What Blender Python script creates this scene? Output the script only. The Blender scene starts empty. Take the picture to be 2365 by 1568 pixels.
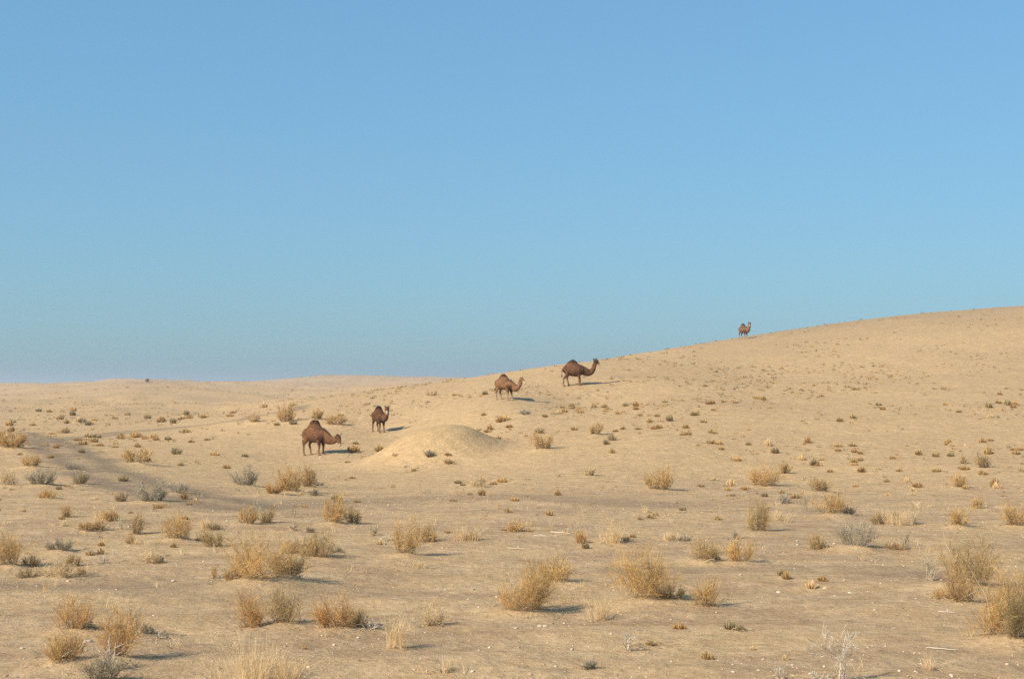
import bpy, bmesh, math, random
import numpy as np
from mathutils import Vector, Matrix

scene = bpy.context.scene
COL = scene.collection

# ------------------------------------------------------------------ camera
PW, PH = 2365.0, 1568.0                         # photograph frame used for the survey
FPX = PW * 50.0 / 36.0                          # 50 mm lens on 36 mm film
CAM_Z = 4.1
PITCH = math.atan((889.0 - PH / 2) / FPX)       # horizon sits a little below the middle
cam_data = bpy.data.cameras.new('camera')
cam_data.lens = 50.0; cam_data.sensor_width = 36.0; cam_data.sensor_fit = 'HORIZONTAL'
cam_data.clip_start = 0.1; cam_data.clip_end = 20000.0
camera = bpy.data.objects.new('camera', cam_data)
camera.location = (0, 0, CAM_Z)
camera.rotation_euler = (math.pi / 2 + PITCH, 0, 0)
COL.objects.link(camera)
scene.camera = camera

# ------------------------------------------------------------------ sky and sun
SUN_EL = math.radians(35.0)
SUN_AZ = math.atan2(-0.80, -0.60)               # compass angle from +Y towards +X of the sun
world = bpy.data.worlds.new('World'); scene.world = world; world.use_nodes = True
wn = world.node_tree; wn.nodes.clear()
sky = wn.nodes.new('ShaderNodeTexSky'); sky.sky_type = 'NISHITA'; sky.sun_disc = False
sky.sun_elevation = SUN_EL; sky.sun_rotation = SUN_AZ
sky.altitude = 100.0; sky.air_density = 1.4; sky.dust_density = 0.7; sky.ozone_density = 10.0
bg = wn.nodes.new('ShaderNodeBackground'); bg.inputs['Strength'].default_value = 0.12
wo = wn.nodes.new('ShaderNodeOutputWorld')
film = wn.nodes.new('ShaderNodeMix'); film.data_type = 'RGBA'; film.blend_type = 'MULTIPLY'; film.inputs[0].default_value = 1.0
film.inputs[7].default_value = (1.02, 1.55, 1.87, 1.0)                    # colour response of the film stock, same for the whole sky
shoulder = wn.nodes.new('ShaderNodeGamma'); shoulder.inputs['Gamma'].default_value = 0.5   # and its soft contrast
wn.links.new(sky.outputs['Color'], shoulder.inputs['Color']); wn.links.new(shoulder.outputs[0], film.inputs[6]); wn.links.new(film.outputs[2], bg.inputs['Color']); wn.links.new(bg.outputs[0], wo.inputs['Surface'])
sun_data = bpy.data.lights.new('sun', 'SUN'); sun_data.energy = 5.0; sun_data.angle = math.radians(0.53)
sun_data.color = (1.0, 0.90, 0.745)
sun = bpy.data.objects.new('sun', sun_data)
_sd = Vector((math.sin(SUN_AZ) * math.cos(SUN_EL), math.cos(SUN_AZ) * math.cos(SUN_EL), math.sin(SUN_EL)))
sun.rotation_euler = _sd.to_track_quat('Z', 'Y').to_euler()
sun.location = (-30, -30, 60)
COL.objects.link(sun)
scene.view_settings.view_transform = 'Standard'; scene.view_settings.look = 'None'
scene.view_settings.exposure = 0.46; scene.view_settings.gamma = 1.0
scene.view_settings.use_curve_mapping = False
scene.render.engine = 'CYCLES'
scene.cycles.use_denoising = False
scene.cycles.max_bounces = 5; scene.cycles.diffuse_bounces = 3
scene.render.film_transparent = False

# ------------------------------------------------------------------ lie of the land

def pixel_ray(px, py):
    """direction of the sight line through a photograph point"""
    a = (np.asarray(px, float) - PW / 2) / FPX
    b = -(np.asarray(py, float) - PH / 2) / FPX
    c, s = math.cos(PITCH), math.sin(PITCH)
    return np.stack([a + 0 * b, c - b * s + 0 * a, s + b * c + 0 * a], -1)

def survey(px, py, dist):
    d = pixel_ray(px, py)
    return d * (dist / d[1]) + np.array([0, 0, CAM_Z])

# surveyed terrain heights: (photo x, photo y, metres away)
SURVEY = [
 # near hill: crest line, left to right
 (690,940,110),(786,923,112),(900,909,114),(1000,896,114),(1080,885,114),(1150,876,114),(1300,846,122),
 (1500,814,150),(1710,781,198),(2000,741,205),(2365,711,205),(2900,690,215),
 (1000,901,165),(1080,894,165),(1200,884,175),(1300,864,185),(900,909,165),(1080,886,320),(1200,890,320),(1300,875,320),
 # its flank
 (700,1075,75),(700,1052,82),(790,1022,86.5),(880,999,93),(1165,923,98),(1340,891,107),(1340,932,100),(1165,962,90),
 (1000,1030,83),(1200,985,84),(1500,930,95),(1750,865,120),(2000,830,130),(2365,820,130),(2900,830,130),
 (1500,1010,75),(2000,960,85),(2365,930,92),(2900,930,92),
 (1200,1120,58),(1700,1110,60),(2100,1090,62),(2365,1070,64),(2900,1060,64),
 # left plain and the ridges behind
 (0,1000,122),(300,1000,120),(500,990,118),(-600,1000,122),
 (0,950,205),(300,948,200),(560,944,195),(-600,950,205),
 (0,915,300),(300,905,290),(600,912,290),(800,908,270),(-600,915,300),
 (-600,886,420),(-200,887,420),(0,888,420),(120,889,410),(220,884,380),(290,880,360),(380,882,370),(450,887,400),(520,888,440),
 (600,885,460),(680,874,480),(760,866,500),(850,868,500),(950,872,500),(1060,876,500),(1200,879,500),
]
PTS = [tuple(survey(*s)) for s in SURVEY]
for u in (-.95,-.36,-.2,0,.2,.36,.95):           # flat foreground
    for D, z in ((8,0.0),(14,0.0),(22,0.0),(32,0.0),(45,0.05)):
        PTS.append((u*D, D, z))
for u in (-.95,-.4,-.25):
    for D, z in ((62,0.05),(85,.25)):
        PTS.append((u*D, D, z))
for u in (-.95,-.5,-.3,-.1,.1,.3,.5,.95):        # behind the crests the land falls away
    zz = 9.0 if u > .05 else 2.0
    PTS.append((u*300, 300, zz)) if u > .05 else None
    PTS.append((u*900, 900, -3.0)); PTS.append((u*3000, 3000, -8.0)); PTS.append((u*7000, 7000, -9.0))
PTS = np.array(PTS)

def _ab(x, y):
    yy = np.maximum(y, 8.0)
    return np.clip(x / yy, -1.1, 1.1) * 4.0, np.log(yy) * 1.6
def _tps(r2):
    return r2 * np.log(r2 + 1e-12)
_pa, _pb = _ab(PTS[:,0], PTS[:,1])
_n = len(PTS)
_K = _tps((_pa[:,None]-_pa[None])**2 + (_pb[:,None]-_pb[None])**2) + np.eye(_n) * 0.004
_Pm = np.stack([np.ones(_n), _pa, _pb], 1)
_A = np.zeros((_n+3, _n+3)); _A[:_n,:_n] = _K; _A[:_n,_n:] = _Pm; _A[_n:,:_n] = _Pm.T
_w = np.linalg.solve(_A, np.concatenate([PTS[:,2], np.zeros(3)]))

def tps_height(x, y):
    x = np.asarray(x, float); y = np.asarray(y, float)
    sh = np.broadcast(x, y).shape
    a, b = _ab(x, y); a = np.broadcast_to(a, sh).ravel(); b = np.broadcast_to(b, sh).ravel()
    out = _w[_n] + _w[_n+1]*a + _w[_n+2]*b
    for i in range(_n):
        out = out + _w[i] * _tps((a-_pa[i])**2 + (b-_pb[i])**2)
    return out.reshape(sh)

def _hash(ix, iy, seed):
    h = (ix.astype(np.int64) * 374761393 + iy.astype(np.int64) * 668265263 + seed * 1442695041) & 0xffffffff
    h = ((h ^ (h >> 13)) * 1274126177) & 0xffffffff
    return ((h ^ (h >> 16)) & 0xffff) / 65535.0
def vnoise(x, y, seed=0):
    """smooth value noise, -1..1"""
    x = np.asarray(x, float); y = np.asarray(y, float)
    ix = np.floor(x); iy = np.floor(y); fx = x-ix; fy = y-iy
    fx = fx*fx*fx*(fx*(fx*6-15)+10); fy = fy*fy*fy*(fy*(fy*6-15)+10)
    v = (_hash(ix,iy,seed)*(1-fx) + _hash(ix+1,iy,seed)*fx)*(1-fy) + (_hash(ix,iy+1,seed)*(1-fx) + _hash(ix+1,iy+1,seed)*fx)*fy
    return v*2-1

MOUNDS = []      # sand heaped up round shrub bases: (x, y, radius, height)
def smooth(e0, e1, v):
    t = np.clip((v-e0)/(e1-e0), 0, 1); return t*t*(3-2*t)

MOUND_C = survey(1013, 1000, 76.0)
def relief(x, y):
    r = 0.05*vnoise(x/4.3, y/4.3, 3) + 0.022*vnoise(x/1.3, y/1.3, 4) + 0.010*vnoise(x/.45, y/.45, 5)
    far = smooth(35, 120, y)
    r = r + far*0.16*vnoise(x/11, y/9, 6)
    left = smooth(130, 190, y)*smooth(.06, -.02, x/np.maximum(y,1))
    r = r + left*(0.85*vnoise(x/34, y/26, 7) + 0.5*vnoise(x/13, y/12, 8) + .22*vnoise(x/5, y/5, 10))*smooth(520, 380, y)
    # the low sand heap in front of the camels: long left flank, steeper right one
    dx = x - MOUND_C[0]; dy = y - MOUND_C[1]
    sx = np.where(dx < 0, 2.45, 2.2)
    q = np.sqrt((dx/sx)**2 + (dy/2.9)**2)
    g = np.exp(-0.5*np.power(q, 2.8))
    r = r*(1 - .75*np.exp(-.5*(q/1.5)**4)) + 1.66*g
    # low terrace in the foreground right and wheel-worn ripples
    r = r + 0.05*np.sin(y*1.9 + 0.35*x + 1.2*vnoise(x/5, y/5, 9))*smooth(42, 30, y)*0.5
    return r
def height(x, y):
    x = np.asarray(x, float); y = np.asarray(y, float)
    z = tps_height(x, y) + relief(x, y)
    for (mx, my, mr, mh) in MOUNDS:
        d2 = ((x-mx)**2 + (y-my)**2) / (mr*mr)
        z = z + mh*np.exp(-0.5*np.minimum(d2, 60.0))
    return z
def hit(px, py):
    """point where a sight line first meets the ground"""
    d = pixel_ray(px, py); d = d / d[1]
    t = np.exp(np.linspace(math.log(9.0), math.log(700.0), 900))
    g = height(d[0]*t, t) - (CAM_Z + d[2]*t)
    k = np.argmax(g > 0)
    if g[k] <= 0: k = len(t)-1
    t0, t1 = t[k-1], t[k]
    tt = np.linspace(t0, t1, 40)
    g = height(d[0]*tt, tt) - (CAM_Z + d[2]*tt)
    k2 = np.argmax(g > 0); tb = tt[k2] if g[k2] > 0 else t1
    return np.array([d[0]*tb, tb, float(height(d[0]*tb, tb))])

# ---- plants surveyed from the photograph: kind, x, y of the foot, width, height (source pixels), tone, label
PLANTS = [
 ('shrub',96,1430,57,30,'gold','low golden shrub beside the bend of the dark track'),
 ('shrub',125,1487,80,45,'grey','grey-green shrub with brown foot below the bend of the track, near left edge'),
 ('shrub',30,1488,45,45,'straw','pale golden shrub at the left edge beside a grey-green shrub'),
 ('shrub',139,1525,60,20,'orange','flat ochre shrub just below the grey-green shrub near the left edge'),
 ('shrub',242,1482,40,34,'olive','upright olive shrub standing on the shoulder of the dark track'),
 ('shrub',223,1438,45,18,'grey','low grey-green shrub beside a white stone on the track shoulder'),
 ('shrub',418,1424,85,45,'gold','lone golden shrub on open sand between the track and the grazing camel'),
 ('shrub',460,1537,98,62,'grey','broad blue-grey shrub, largest of the grey clump by the track'),
 ('shrub',545,1512,60,30,'grey','low grey shrub on the right end of the grey clump by the track'),
 ('shrub',562,1525,30,20,'brown','small rusty shrub at the right foot of the grey clump by the track'),
 ('shrub',372,1532,34,28,'olive','small olive-gold shrub left of the broad blue-grey clump'),
 ('shrub',492,1553,42,14,'orange','flat orange scrub right below the broad blue-grey clump'),
 ('shrub',201,1580,26,38,'orange','narrow ochre shrub with a long thin shadow, left of centre-left sand'),
 ('grass',190,1608,34,30,'straw','small straw tuft under the narrow ochre shrub'),
 ('shrub',268,1626,58,24,'brown','flat brown-gold shrub beside a rounder golden one, left foreground'),
 ('shrub',303,1621,32,30,'gold','rounder golden shrub at the right end of a flat brown-gold one'),
 ('shrub',340,1592,38,36,'gold','golden shrub behind the pale upright stems, left foreground'),
 ('grass',310,1585,60,44,'straw','pale straw tuft leaning on a golden shrub in the left foreground'),
 ('sticks',372,1617,24,46,'grey','pale grey upright stems left of the tall gold-green shrub'),
 ('shrub',412,1632,42,54,'olivegold','tall narrow gold-green shrub casting a short black shadow'),
 ('shrub',397,1662,26,28,'gold','small golden sprig in front of the tall narrow gold-green shrub'),
 ('shrub',540,1654,84,64,'gold','round golden dome shrub with a long shadow, left foreground'),
 ('shrub',655,1670,60,50,'olivegold','round gold-olive shrub right of the golden dome shrub'),
 ('grass',645,1617,70,50,'straw','pale straw tuft behind the round gold-olive shrub'),
 ('shrub',657,1619,34,22,'olive','small olive shrub inside the pale straw tuft'),
 ('shrub',752,1604,62,48,'gold','golden shrub left of pale upright grey stems, below the orange clump'),
 ('sticks',788,1590,36,60,'grey','pale upright grey stems between two golden shrubs'),
 ('shrub',812,1597,42,52,'olivegold','olive-gold shrub with a black shadow right of pale upright stems'),
 ('shrub',752,1488,76,48,'grey','grey-olive shrub with black shadow left of the orange clump'),
 ('shrub',180,1689,72,27,'darkgrey','low dark grey-green shrub with pale sticks beside it'),
 ('dead',318,1722,105,40,'pale','pale grey dead twiggy scrub spread low, left foreground'),
 ('shrub',222,1729,40,36,'brown','brown-gold shrub left of the pale dead scrub'),
 ('shrub',462,1720,56,32,'straw','pale golden shrub right of the pale dead scrub'),
 ('shrub',486,1719,26,20,'darkgrey','little dark grey shrub against the right of a pale golden shrub'),
 ('shrub',24,1736,76,104,'gold','tall golden shrub cut by the left edge of the picture'),
 ('shrub',94,1732,50,28,'brown','dark brown-olive shrub beside the tall golden one at the left edge'),
 ('shrub',85,1766,62,24,'olive','low olive shrub in front of the tall golden one at the left edge'),
 ('shrub',190,1770,130,34,'straw','long low pale shrub behind the big white stone, far left'),
 ('shrub',249,1764,30,20,'brown','small brown shrub with a thin shadow at the end of a long pale shrub'),
 ('shrub',800,1795,215,120,'gold','largest golden-brown shrub of the left half'),
 ('sticks',748,1762,60,112,'grey','tall grey stems rising from the largest shrub of the left half'),
 ('shrub',882,1786,95,50,'olive','dark olive shrub against the right side of the largest left-half shrub'),
 ('shrub',712,1786,62,46,'brown','brownish shrub against the left side of the largest left-half shrub'),
 ('sticks',655,1768,50,40,'brown','bare brown twigs just left of the largest left-half shrub'),
 ('shrub',838,1513,66,36,'orange','low orange shrub at the left of the orange clump below the grazing camel'),
 ('shrub',893,1509,78,72,'gold','tall middle shrub of the orange clump below the grazing camel'),
 ('shrub',946,1493,56,64,'brown','tall rusty shrub at the right of the orange clump below the grazing camel'),
 ('shrub',958,1514,30,20,'darkgrey','little dark shrub at the right foot of the orange clump'),
 ('shrub',975,1484,26,14,'darkgrey','tiny dark shrub right behind the orange clump'),
 ('shrub',1017,1606,88,64,'gold','golden shrub with open gaps on its own sand heap, left of centre'),
 ('shrub',1080,1600,50,48,'olivegold','loose olive-straw shrub behind the golden shrub with open gaps'),
 ('sticks',893,1582,46,36,'grey','sparse grey twigs left of the golden shrub with open gaps'),
 ('dead',900,1621,46,28,'grey','low grey dead twigs in front of the sparse grey twigs'),
 ('shrub',948,1627,24,18,'darkgrey','little grey shrub left below the golden shrub with open gaps'),
 ('sticks',1143,1637,34,38,'darkgrey','small dark upright stems beside pale low scrub, left of centre'),
 ('dead',1170,1654,52,28,'pale','pale low scrub right of the small dark upright stems'),
 ('shrub',1240,1699,84,100,'gold','tall golden shrub left of centre, taller than the round one behind it'),
 ('shrub',1309,1656,54,50,'brown','round golden-brown shrub behind the tall golden shrub left of centre'),
 ('grass',1277,1736,48,36,'straw','small straw tuft in front of the tall golden shrub left of centre'),
 ('grass',1425,1652,98,68,'straw','wide pale straw tuft above a flat black shadow near the centre'),
 ('shrub',1441,1651,38,26,'gold','small golden shrub inside the wide pale straw tuft near the centre'),
 ('shrub',960,1708,120,70,'olivegold','broad gold-olive shrub between the largest left shrub and the tall golden one'),
 ('shrub',895,1691,54,34,'orange','orange shrub at the left end of the broad gold-olive shrub'),
 ('shrub',1031,1688,28,14,'darkgrey','little dark shrub at the right end of the broad gold-olive shrub'),
 ('grass',905,1668,60,36,'grey','faint grey tuft above the broad gold-olive shrub'),
 ('shrub',1458,1494,54,30,'straw','pale gold shrub with a thin shadow below the sand mound'),
 ('shrub',1313,1394,32,20,'darkgrey','small dark shrub on the face of the sand mound'),
 ('shrub',1372,1420,32,13,'brown','flat brown shrub at the front foot of the sand mound'),
 ('shrub',1655,1376,66,48,'gold','golden shrub with a shadow right of the sand mound'),
 ('shrub',1651,1324,26,18,'olive','small olive shrub up behind the golden shrub right of the mound'),
 ('shrub',1818,1331,38,34,'gold','loose golden shrub on the hillside right of the mound'),
 ('shrub',1871,1346,26,18,'olive','olive shrub, upper of a close pair right of the loose golden shrub'),
 ('shrub',1853,1358,22,16,'olive','olive shrub, lower of a close pair right of the loose golden shrub'),
 ('shrub',1603,1269,34,14,'grey','flat grey-olive shrub on the slope below the middle camel'),
 ('shrub',2016,1499,92,66,'gold','big golden shrub with grey heart at the foot of the hill, right of centre'),
 ('shrub',1801,1456,42,26,'straw','pale loose shrub at the foot of the hill left of the big golden one'),
 ('shrub',1317,1213,38,16,'straw','pale flat shrub on the hill crest left of the middle camel'),
 ('shrub',967,1285,34,30,'gold','golden shrub right behind the hump of the grazing camel'),
 ('shrub',1022,1303,60,30,'gold','spread golden shrub behind the head of the grazing camel'),
 ('shrub',875,1292,52,66,'gold','tall thin golden bush left behind the grazing camel'),
 ('shrub',778,1295,48,26,'straw','pale golden shrub left of the tall thin bush, behind the camels'),
 ('shrub',897,1299,24,13,'olive','small olive shrub at the right foot of the tall thin golden bush'),
 ('shrub',35,1374,92,46,'gold','wide golden shrub at the left edge above the bend of the track'),
 ('shrub',539,1391,36,18,'olive','olive shrub on open sand left of the grazing camel'),
 ('shrub',448,1167,13,8,'olivegold','tiny lone bush on the far left skyline'),
 ('grass',1880,1658,108,76,'straw','largest pale straw tuft, right of centre, with dark shadow under it'),
 ('shrub',1777,1660,32,36,'orange','pinkish ochre sprig left of the largest pale straw tuft'),
 ('shrub',1578,1623,54,32,'gold','lone small golden shrub near the centre of the flat'),
 ('shrub',1912,1653,34,20,'olive','olive shrub under the right side of the largest straw tuft'),
 ('grass',1970,1567,28,34,'straw','faint golden tuft above brown clods, right of centre'),
 ('shrub',1957,1588,18,9,'brown','left brown clump of the pair under the faint golden tuft'),
 ('shrub',1988,1584,24,11,'brown','right brown clump of the pair under the faint golden tuft'),
 ('shrub',2051,1651,52,24,'straw','low pale shrub right of the largest straw tuft'),
 ('shrub',2092,1652,42,16,'grey','flat grey shrub at the right end of a low pale shrub'),
 ('shrub',2150,1719,84,58,'olivegold','golden shrub with a dark right side, left of two neighbours right of centre'),
 ('shrub',2262,1722,76,62,'gold','golden shrub right of a twin with a dark side'),
 ('shrub',2247,1648,22,26,'grey','little grey shrub behind the twin golden shrubs'),
 ('grass',2225,1690,60,46,'straw','pale tuft between and behind the twin golden shrubs'),
 ('shrub',1695,1779,110,66,'gold','golden shrub behind the round pale-gold one at lower centre'),
 ('grass',1712,1755,56,60,'straw','straw stems rising behind the golden shrub at lower centre'),
 ('shrub',1595,1876,168,128,'gold','big round pale-gold shrub with a black shadow at lower centre'),
 ('shrub',1985,1843,196,148,'gold','widest golden fan-shaped shrub on a sand heap, right of lower centre'),
 ('shrub',2050,1842,80,40,'olive','dark low shrub at the right foot of the widest golden fan shrub'),
 ('shrub',2150,1852,74,84,'gold','upright golden shrub right of the widest fan-shaped one'),
 ('grass',1832,1896,80,108,'straw','faint see-through grass left of the widest fan-shaped shrub'),
 ('shrub',2266,1928,22,18,'olive','tiny olive tuft alone on the sand right of lower centre'),
 ('shrub',1798,2043,46,30,'darkgrey','small grey-olive shrub near the bottom edge centre'),
 ('dead',1920,1988,78,62,'pale','whitish dead twig bush near the bottom, right of centre'),
 ('shrub',1990,1972,32,14,'brown','low brown sprig right of the whitish dead twig bush'),
 ('shrub',2337,1488,102,62,'gold','broad golden shrub at the foot of the hill, right'),
 ('shrub',2400,1448,36,32,'gold','golden shrub up behind the broad one at the foot of the hill'),
 ('dead',2455,1467,42,16,'grey','flat grey scrub at the foot of the hill, right'),
 ('shrub',2505,1509,68,38,'olivegold','gold-olive shrub right of flat grey scrub at the hill foot'),
 ('sticks',2468,1563,56,60,'darkgrey','dark grey bent stems right of the middle, below the hill'),
 ('shrub',2400,1539,36,28,'grey','grey-olive shrub left of the dark bent stems'),
 ('shrub',2545,1581,102,60,'gold','golden dome shrub right of the dark bent stems'),
 ('shrub',2590,1578,46,20,'darkgrey','dark low shrub at the right foot of the golden dome shrub'),
 ('shrub',2315,1626,66,92,'olivegold','tall dark-gold shrub standing left of the bent stems'),
 ('grass',2380,1592,58,42,'straw','straw tuft between the tall dark-gold shrub and the bent stems'),
 ('shrub',2928,1491,50,34,'gold','golden shrub alone on the lower right slope'),
 ('shrub',3008,1430,54,30,'olivegold','olive shrub with a shadow on the right slope'),
 ('shrub',2943,1417,20,24,'gold','small upright golden shrub left of the olive one on the right slope'),
 ('shrub',2932,1611,56,44,'gold','golden foot shrub below tall olive stems at the right'),
 ('sticks',2932,1606,44,82,'olive','tall olive stems growing out of a golden shrub at the right'),
 ('shrub',2988,1553,36,30,'gold','small golden shrub right of the tall olive stems'),
 ('shrub',3103,1612,76,60,'gold','golden shrub at the right edge level with the tall olive stems'),
 ('shrub',2685,1601,44,32,'olivegold','small gold-olive shrub left of a wide pale tuft, right flat'),
 ('grass',2745,1602,100,70,'straw','wide pale straw tuft on the right flat'),
 ('sticks',2792,1602,30,42,'grey','grey stems at the right end of the wide pale tuft on the right flat'),
 ('shrub',2615,1682,120,62,'grey','wide grey-brown shrub on a pale sand heap, right'),
 ('shrub',2500,1679,58,38,'olivegold','gold-olive shrub left of the wide grey-brown one'),
 ('sticks',2765,1679,48,64,'darkgrey','dark blue-grey leaning stems right of the wide grey-brown shrub'),
 ('shrub',2735,1681,52,20,'brown','low brownish shrub under the dark leaning stems'),
 ('shrub',2945,1843,92,78,'brown','dense round brown-gold shrub left of the largest right-edge shrub'),
 ('shrub',2955,1796,150,140,'olivegold','loose tall olive-gold shrub above the dense round one, right'),
 ('sticks',2845,1774,84,92,'grey','sparse grey twigs left of the loose tall olive-gold shrub'),
 ('shrub',2880,1829,54,32,'gold','small golden shrub at the left foot of the dense round one'),
 ('shrub',3058,1958,150,215,'gold','golden left half of the biggest bush at the right edge'),
 ('shrub',3122,1972,120,225,'olive','dark olive right half of the biggest bush at the right edge'),
 ('dead',2572,2080,115,215,'pale','tall whitish dead branching shrub at the bottom right'),
 ('dead',2495,2086,120,60,'pale','arching whitish dead branches left of the tall dead shrub'),
 ('dead',2383,2078,64,52,'pale','small whitish dead twigs at the bottom edge, leftmost of the dead clump'),
 ('grass',2838,2044,44,58,'straw','sparse pale grass at the bottom right, right of the dead shrub'),
 ('shrub',222,1930,112,88,'orange','orange-gold shrub at lower left, upper left of three'),
 ('shrub',268,1930,36,20,'darkgrey','dark little shrub at the right foot of the upper orange-gold shrub'),
 ('shrub',195,2026,124,74,'gold','golden shrub at lower left, lowest of three'),
 ('shrub',358,2022,118,122,'orange','tall orange-gold shrub at lower left, rightmost of three'),
 ('shrub',315,2090,112,62,'darkgrey','blue-grey shrub cut by the bottom edge at lower left'),
 ('sticks',335,2050,60,110,'pale','thin pale stems in front of the tall orange-gold shrub'),
 ('dead',418,1946,112,108,'grey','tangled grey dead branches at lower left'),
 ('shrub',453,1936,36,30,'darkgrey','dark grey bush at the foot of the tangled dead branches'),
 ('dead',487,1951,60,28,'pale','whitish forked dead sticks right of the tangled dead branches'),
 ('shrub',768,1916,90,92,'orange','orange shrub, left one of a joined pair at lower left centre'),
 ('shrub',878,1910,108,92,'olivegold','dark-gold shrub with a black shadow, right one of a joined pair'),
 ('shrub',1028,1925,112,92,'orange','orange-gold shrub beside the white forked sticks'),
 ('shrub',1090,1919,54,52,'olivegold','olive shrub between the orange-gold one and the white forked sticks'),
 ('dead',1132,1923,52,40,'pale','white forked dead sticks right of an orange-gold shrub'),
 ('grass',1213,1982,96,152,'straw','tall faint see-through grass with a long shadow at lower left centre'),
 ('shrub',1325,1909,74,54,'straw','pale gold shrub right of the tall faint grass'),
 ('grass',790,2092,200,175,'straw','largest straw grass clump at the bottom edge, left of centre'),
 ('grass',890,2090,130,130,'straw','right half of the straw grass growth at the bottom edge'),
 ('grass',1362,2056,48,60,'straw','small upright straw tuft near the bottom edge, left of centre'),
]

# ------------------------------------------------------------------ mesh helpers
def mesh_from(name, verts, quads=None, tris=None, col=None, smooth=False):
    """fast mesh from numpy arrays; col = per-vertex linear rgb"""
    me = bpy.data.meshes.new(name)
    verts = np.ascontiguousarray(verts, dtype=np.float32)
    parts = []; starts = []; n = 0
    if quads is not None and len(quads):
        parts.append(np.asarray(quads, np.int32).ravel()); starts.append(n + 4*np.arange(len(quads))); n += 4*len(quads)
    if tris is not None and len(tris):
        parts.append(np.asarray(tris, np.int32).ravel()); starts.append(n + 3*np.arange(len(tris))); n += 3*len(tris)
    loops = np.concatenate(parts); ls = np.concatenate(starts).astype(np.int32)
    me.vertices.add(len(verts)); me.vertices.foreach_set('co', verts.ravel())
    me.loops.add(len(loops)); me.loops.foreach_set('vertex_index', loops)
    me.polygons.add(len(ls)); me.polygons.foreach_set('loop_start', ls)
    me.update(calc_edges=True)
    if smooth: me.polygons.foreach_set('use_smooth', np.ones(len(ls), bool))
    if col is not None:
        at = me.color_attributes.new('Col', 'FLOAT_COLOR', 'POINT')
        c = np.ones((len(verts), 4), np.float32); c[:, :3] = col
        at.data.foreach_set('color', c.ravel())
    return me
def obj(name, me, mat=None, parent=None):
    o = bpy.data.objects.new(name, me); COL.objects.link(o)
    if mat is not None and me is not None and not me.materials: me.materials.append(mat)
    if parent is not None: o.parent = parent
    return o
def tag(o, label, category, group=None, kind=None):
    o['label'] = label; o['category'] = category
    if group: o['group'] = group
    if kind: o['kind'] = kind
    return o

class Batch:
    """collects ribbons, tubes and blobs, then makes one mesh of them"""
    def __init__(s): s.v = []; s.q = []; s.t = []; s.c = []; s.n = 0
    def add(s, v, c, q=None, t=None):
        if q is not None: s.q.append(q + s.n)
        if t is not None: s.t.append(t + s.n)
        s.v.append(v); s.c.append(c); s.n += len(v)
    def ribbons(s, P, W, C, rng):
        """P (N,K,3) centre lines, W (N,K) widths, C (N,3) colours"""
        N, K, _ = P.shape
        if N == 0: return
        t = P[:, -1] - P[:, 0]; t /= np.linalg.norm(t, axis=1, keepdims=True) + 1e-9
        r = rng.normal(size=(N, 3)); sd = np.cross(t, r); sd /= np.linalg.norm(sd, axis=1, keepdims=True) + 1e-9
        off = sd[:, None] * (W[..., None] / 2)
        v = np.stack([P - off, P + off], 2).reshape(-1, 3)
        base = (np.arange(N) * K * 2)[:, None] + (np.arange(K - 1) * 2)[None]
        q = np.stack([base, base + 1, base + 3, base + 2], -1).reshape(-1, 4)
        s.add(v, np.repeat(C, K * 2, axis=0), q=q)
    def tubes(s, P, R, C, sides=4):
        N, K, _ = P.shape
        if N == 0: return
        t = np.gradient(P, axis=1); t /= np.linalg.norm(t, axis=2, keepdims=True) + 1e-9
        ref = np.where(np.abs(t[..., 2:3]) < .9, np.array([0, 0, 1.0]), np.array([1.0, 0, 0]))
        a = np.cross(t, ref); a /= np.linalg.norm(a, axis=2, keepdims=True) + 1e-9
        b = np.cross(t, a)
        ang = np.arange(sides) * 2 * math.pi / sides
        v = P[:, :, None] + R[:, :, None, None] * (a[:, :, None] * np.cos(ang)[None, None, :, None] + b[:, :, None] * np.sin(ang)[None, None, :, None])
        v = v.reshape(-1, 3)
        i0 = (np.arange(N) * K * sides)[:, None, None] + (np.arange(K - 1) * sides)[None, :, None]
        j = np.arange(sides)[None, None]; j2 = (np.arange(sides) + 1)[None, None] % sides
        q = np.stack([i0 + j, i0 + j2, i0 + sides + j2, i0 + sides + j], -1).reshape(-1, 4)
        s.add(v, np.repeat(C, K * sides, axis=0), q=q)
    def leaves(s, P, D, L, W, C, rng):
        """little lance-shaped triangles pairs at P along D"""
        N = len(P)
        if N == 0: return
        r = rng.normal(size=(N, 3)); sd = np.cross(D, r); sd /= np.linalg.norm(sd, axis=1, keepdims=True) + 1e-9
        m = P + D * (L * .5)[:, None]
        v = np.stack([P, m + sd * (W / 2)[:, None], P + D * L[:, None], m - sd * (W / 2)[:, None]], 1).reshape(-1, 3)
        q = (np.arange(N) * 4)[:, None] + np.arange(4)[None]
        s.add(v, np.repeat(C, 4, axis=0), q=q)
    def mesh(s, name, smooth=False):
        return mesh_from(name, np.concatenate(s.v), np.concatenate(s.q) if s.q else None, np.concatenate(s.t) if s.t else None, np.concatenate(s.c), smooth)

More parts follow.
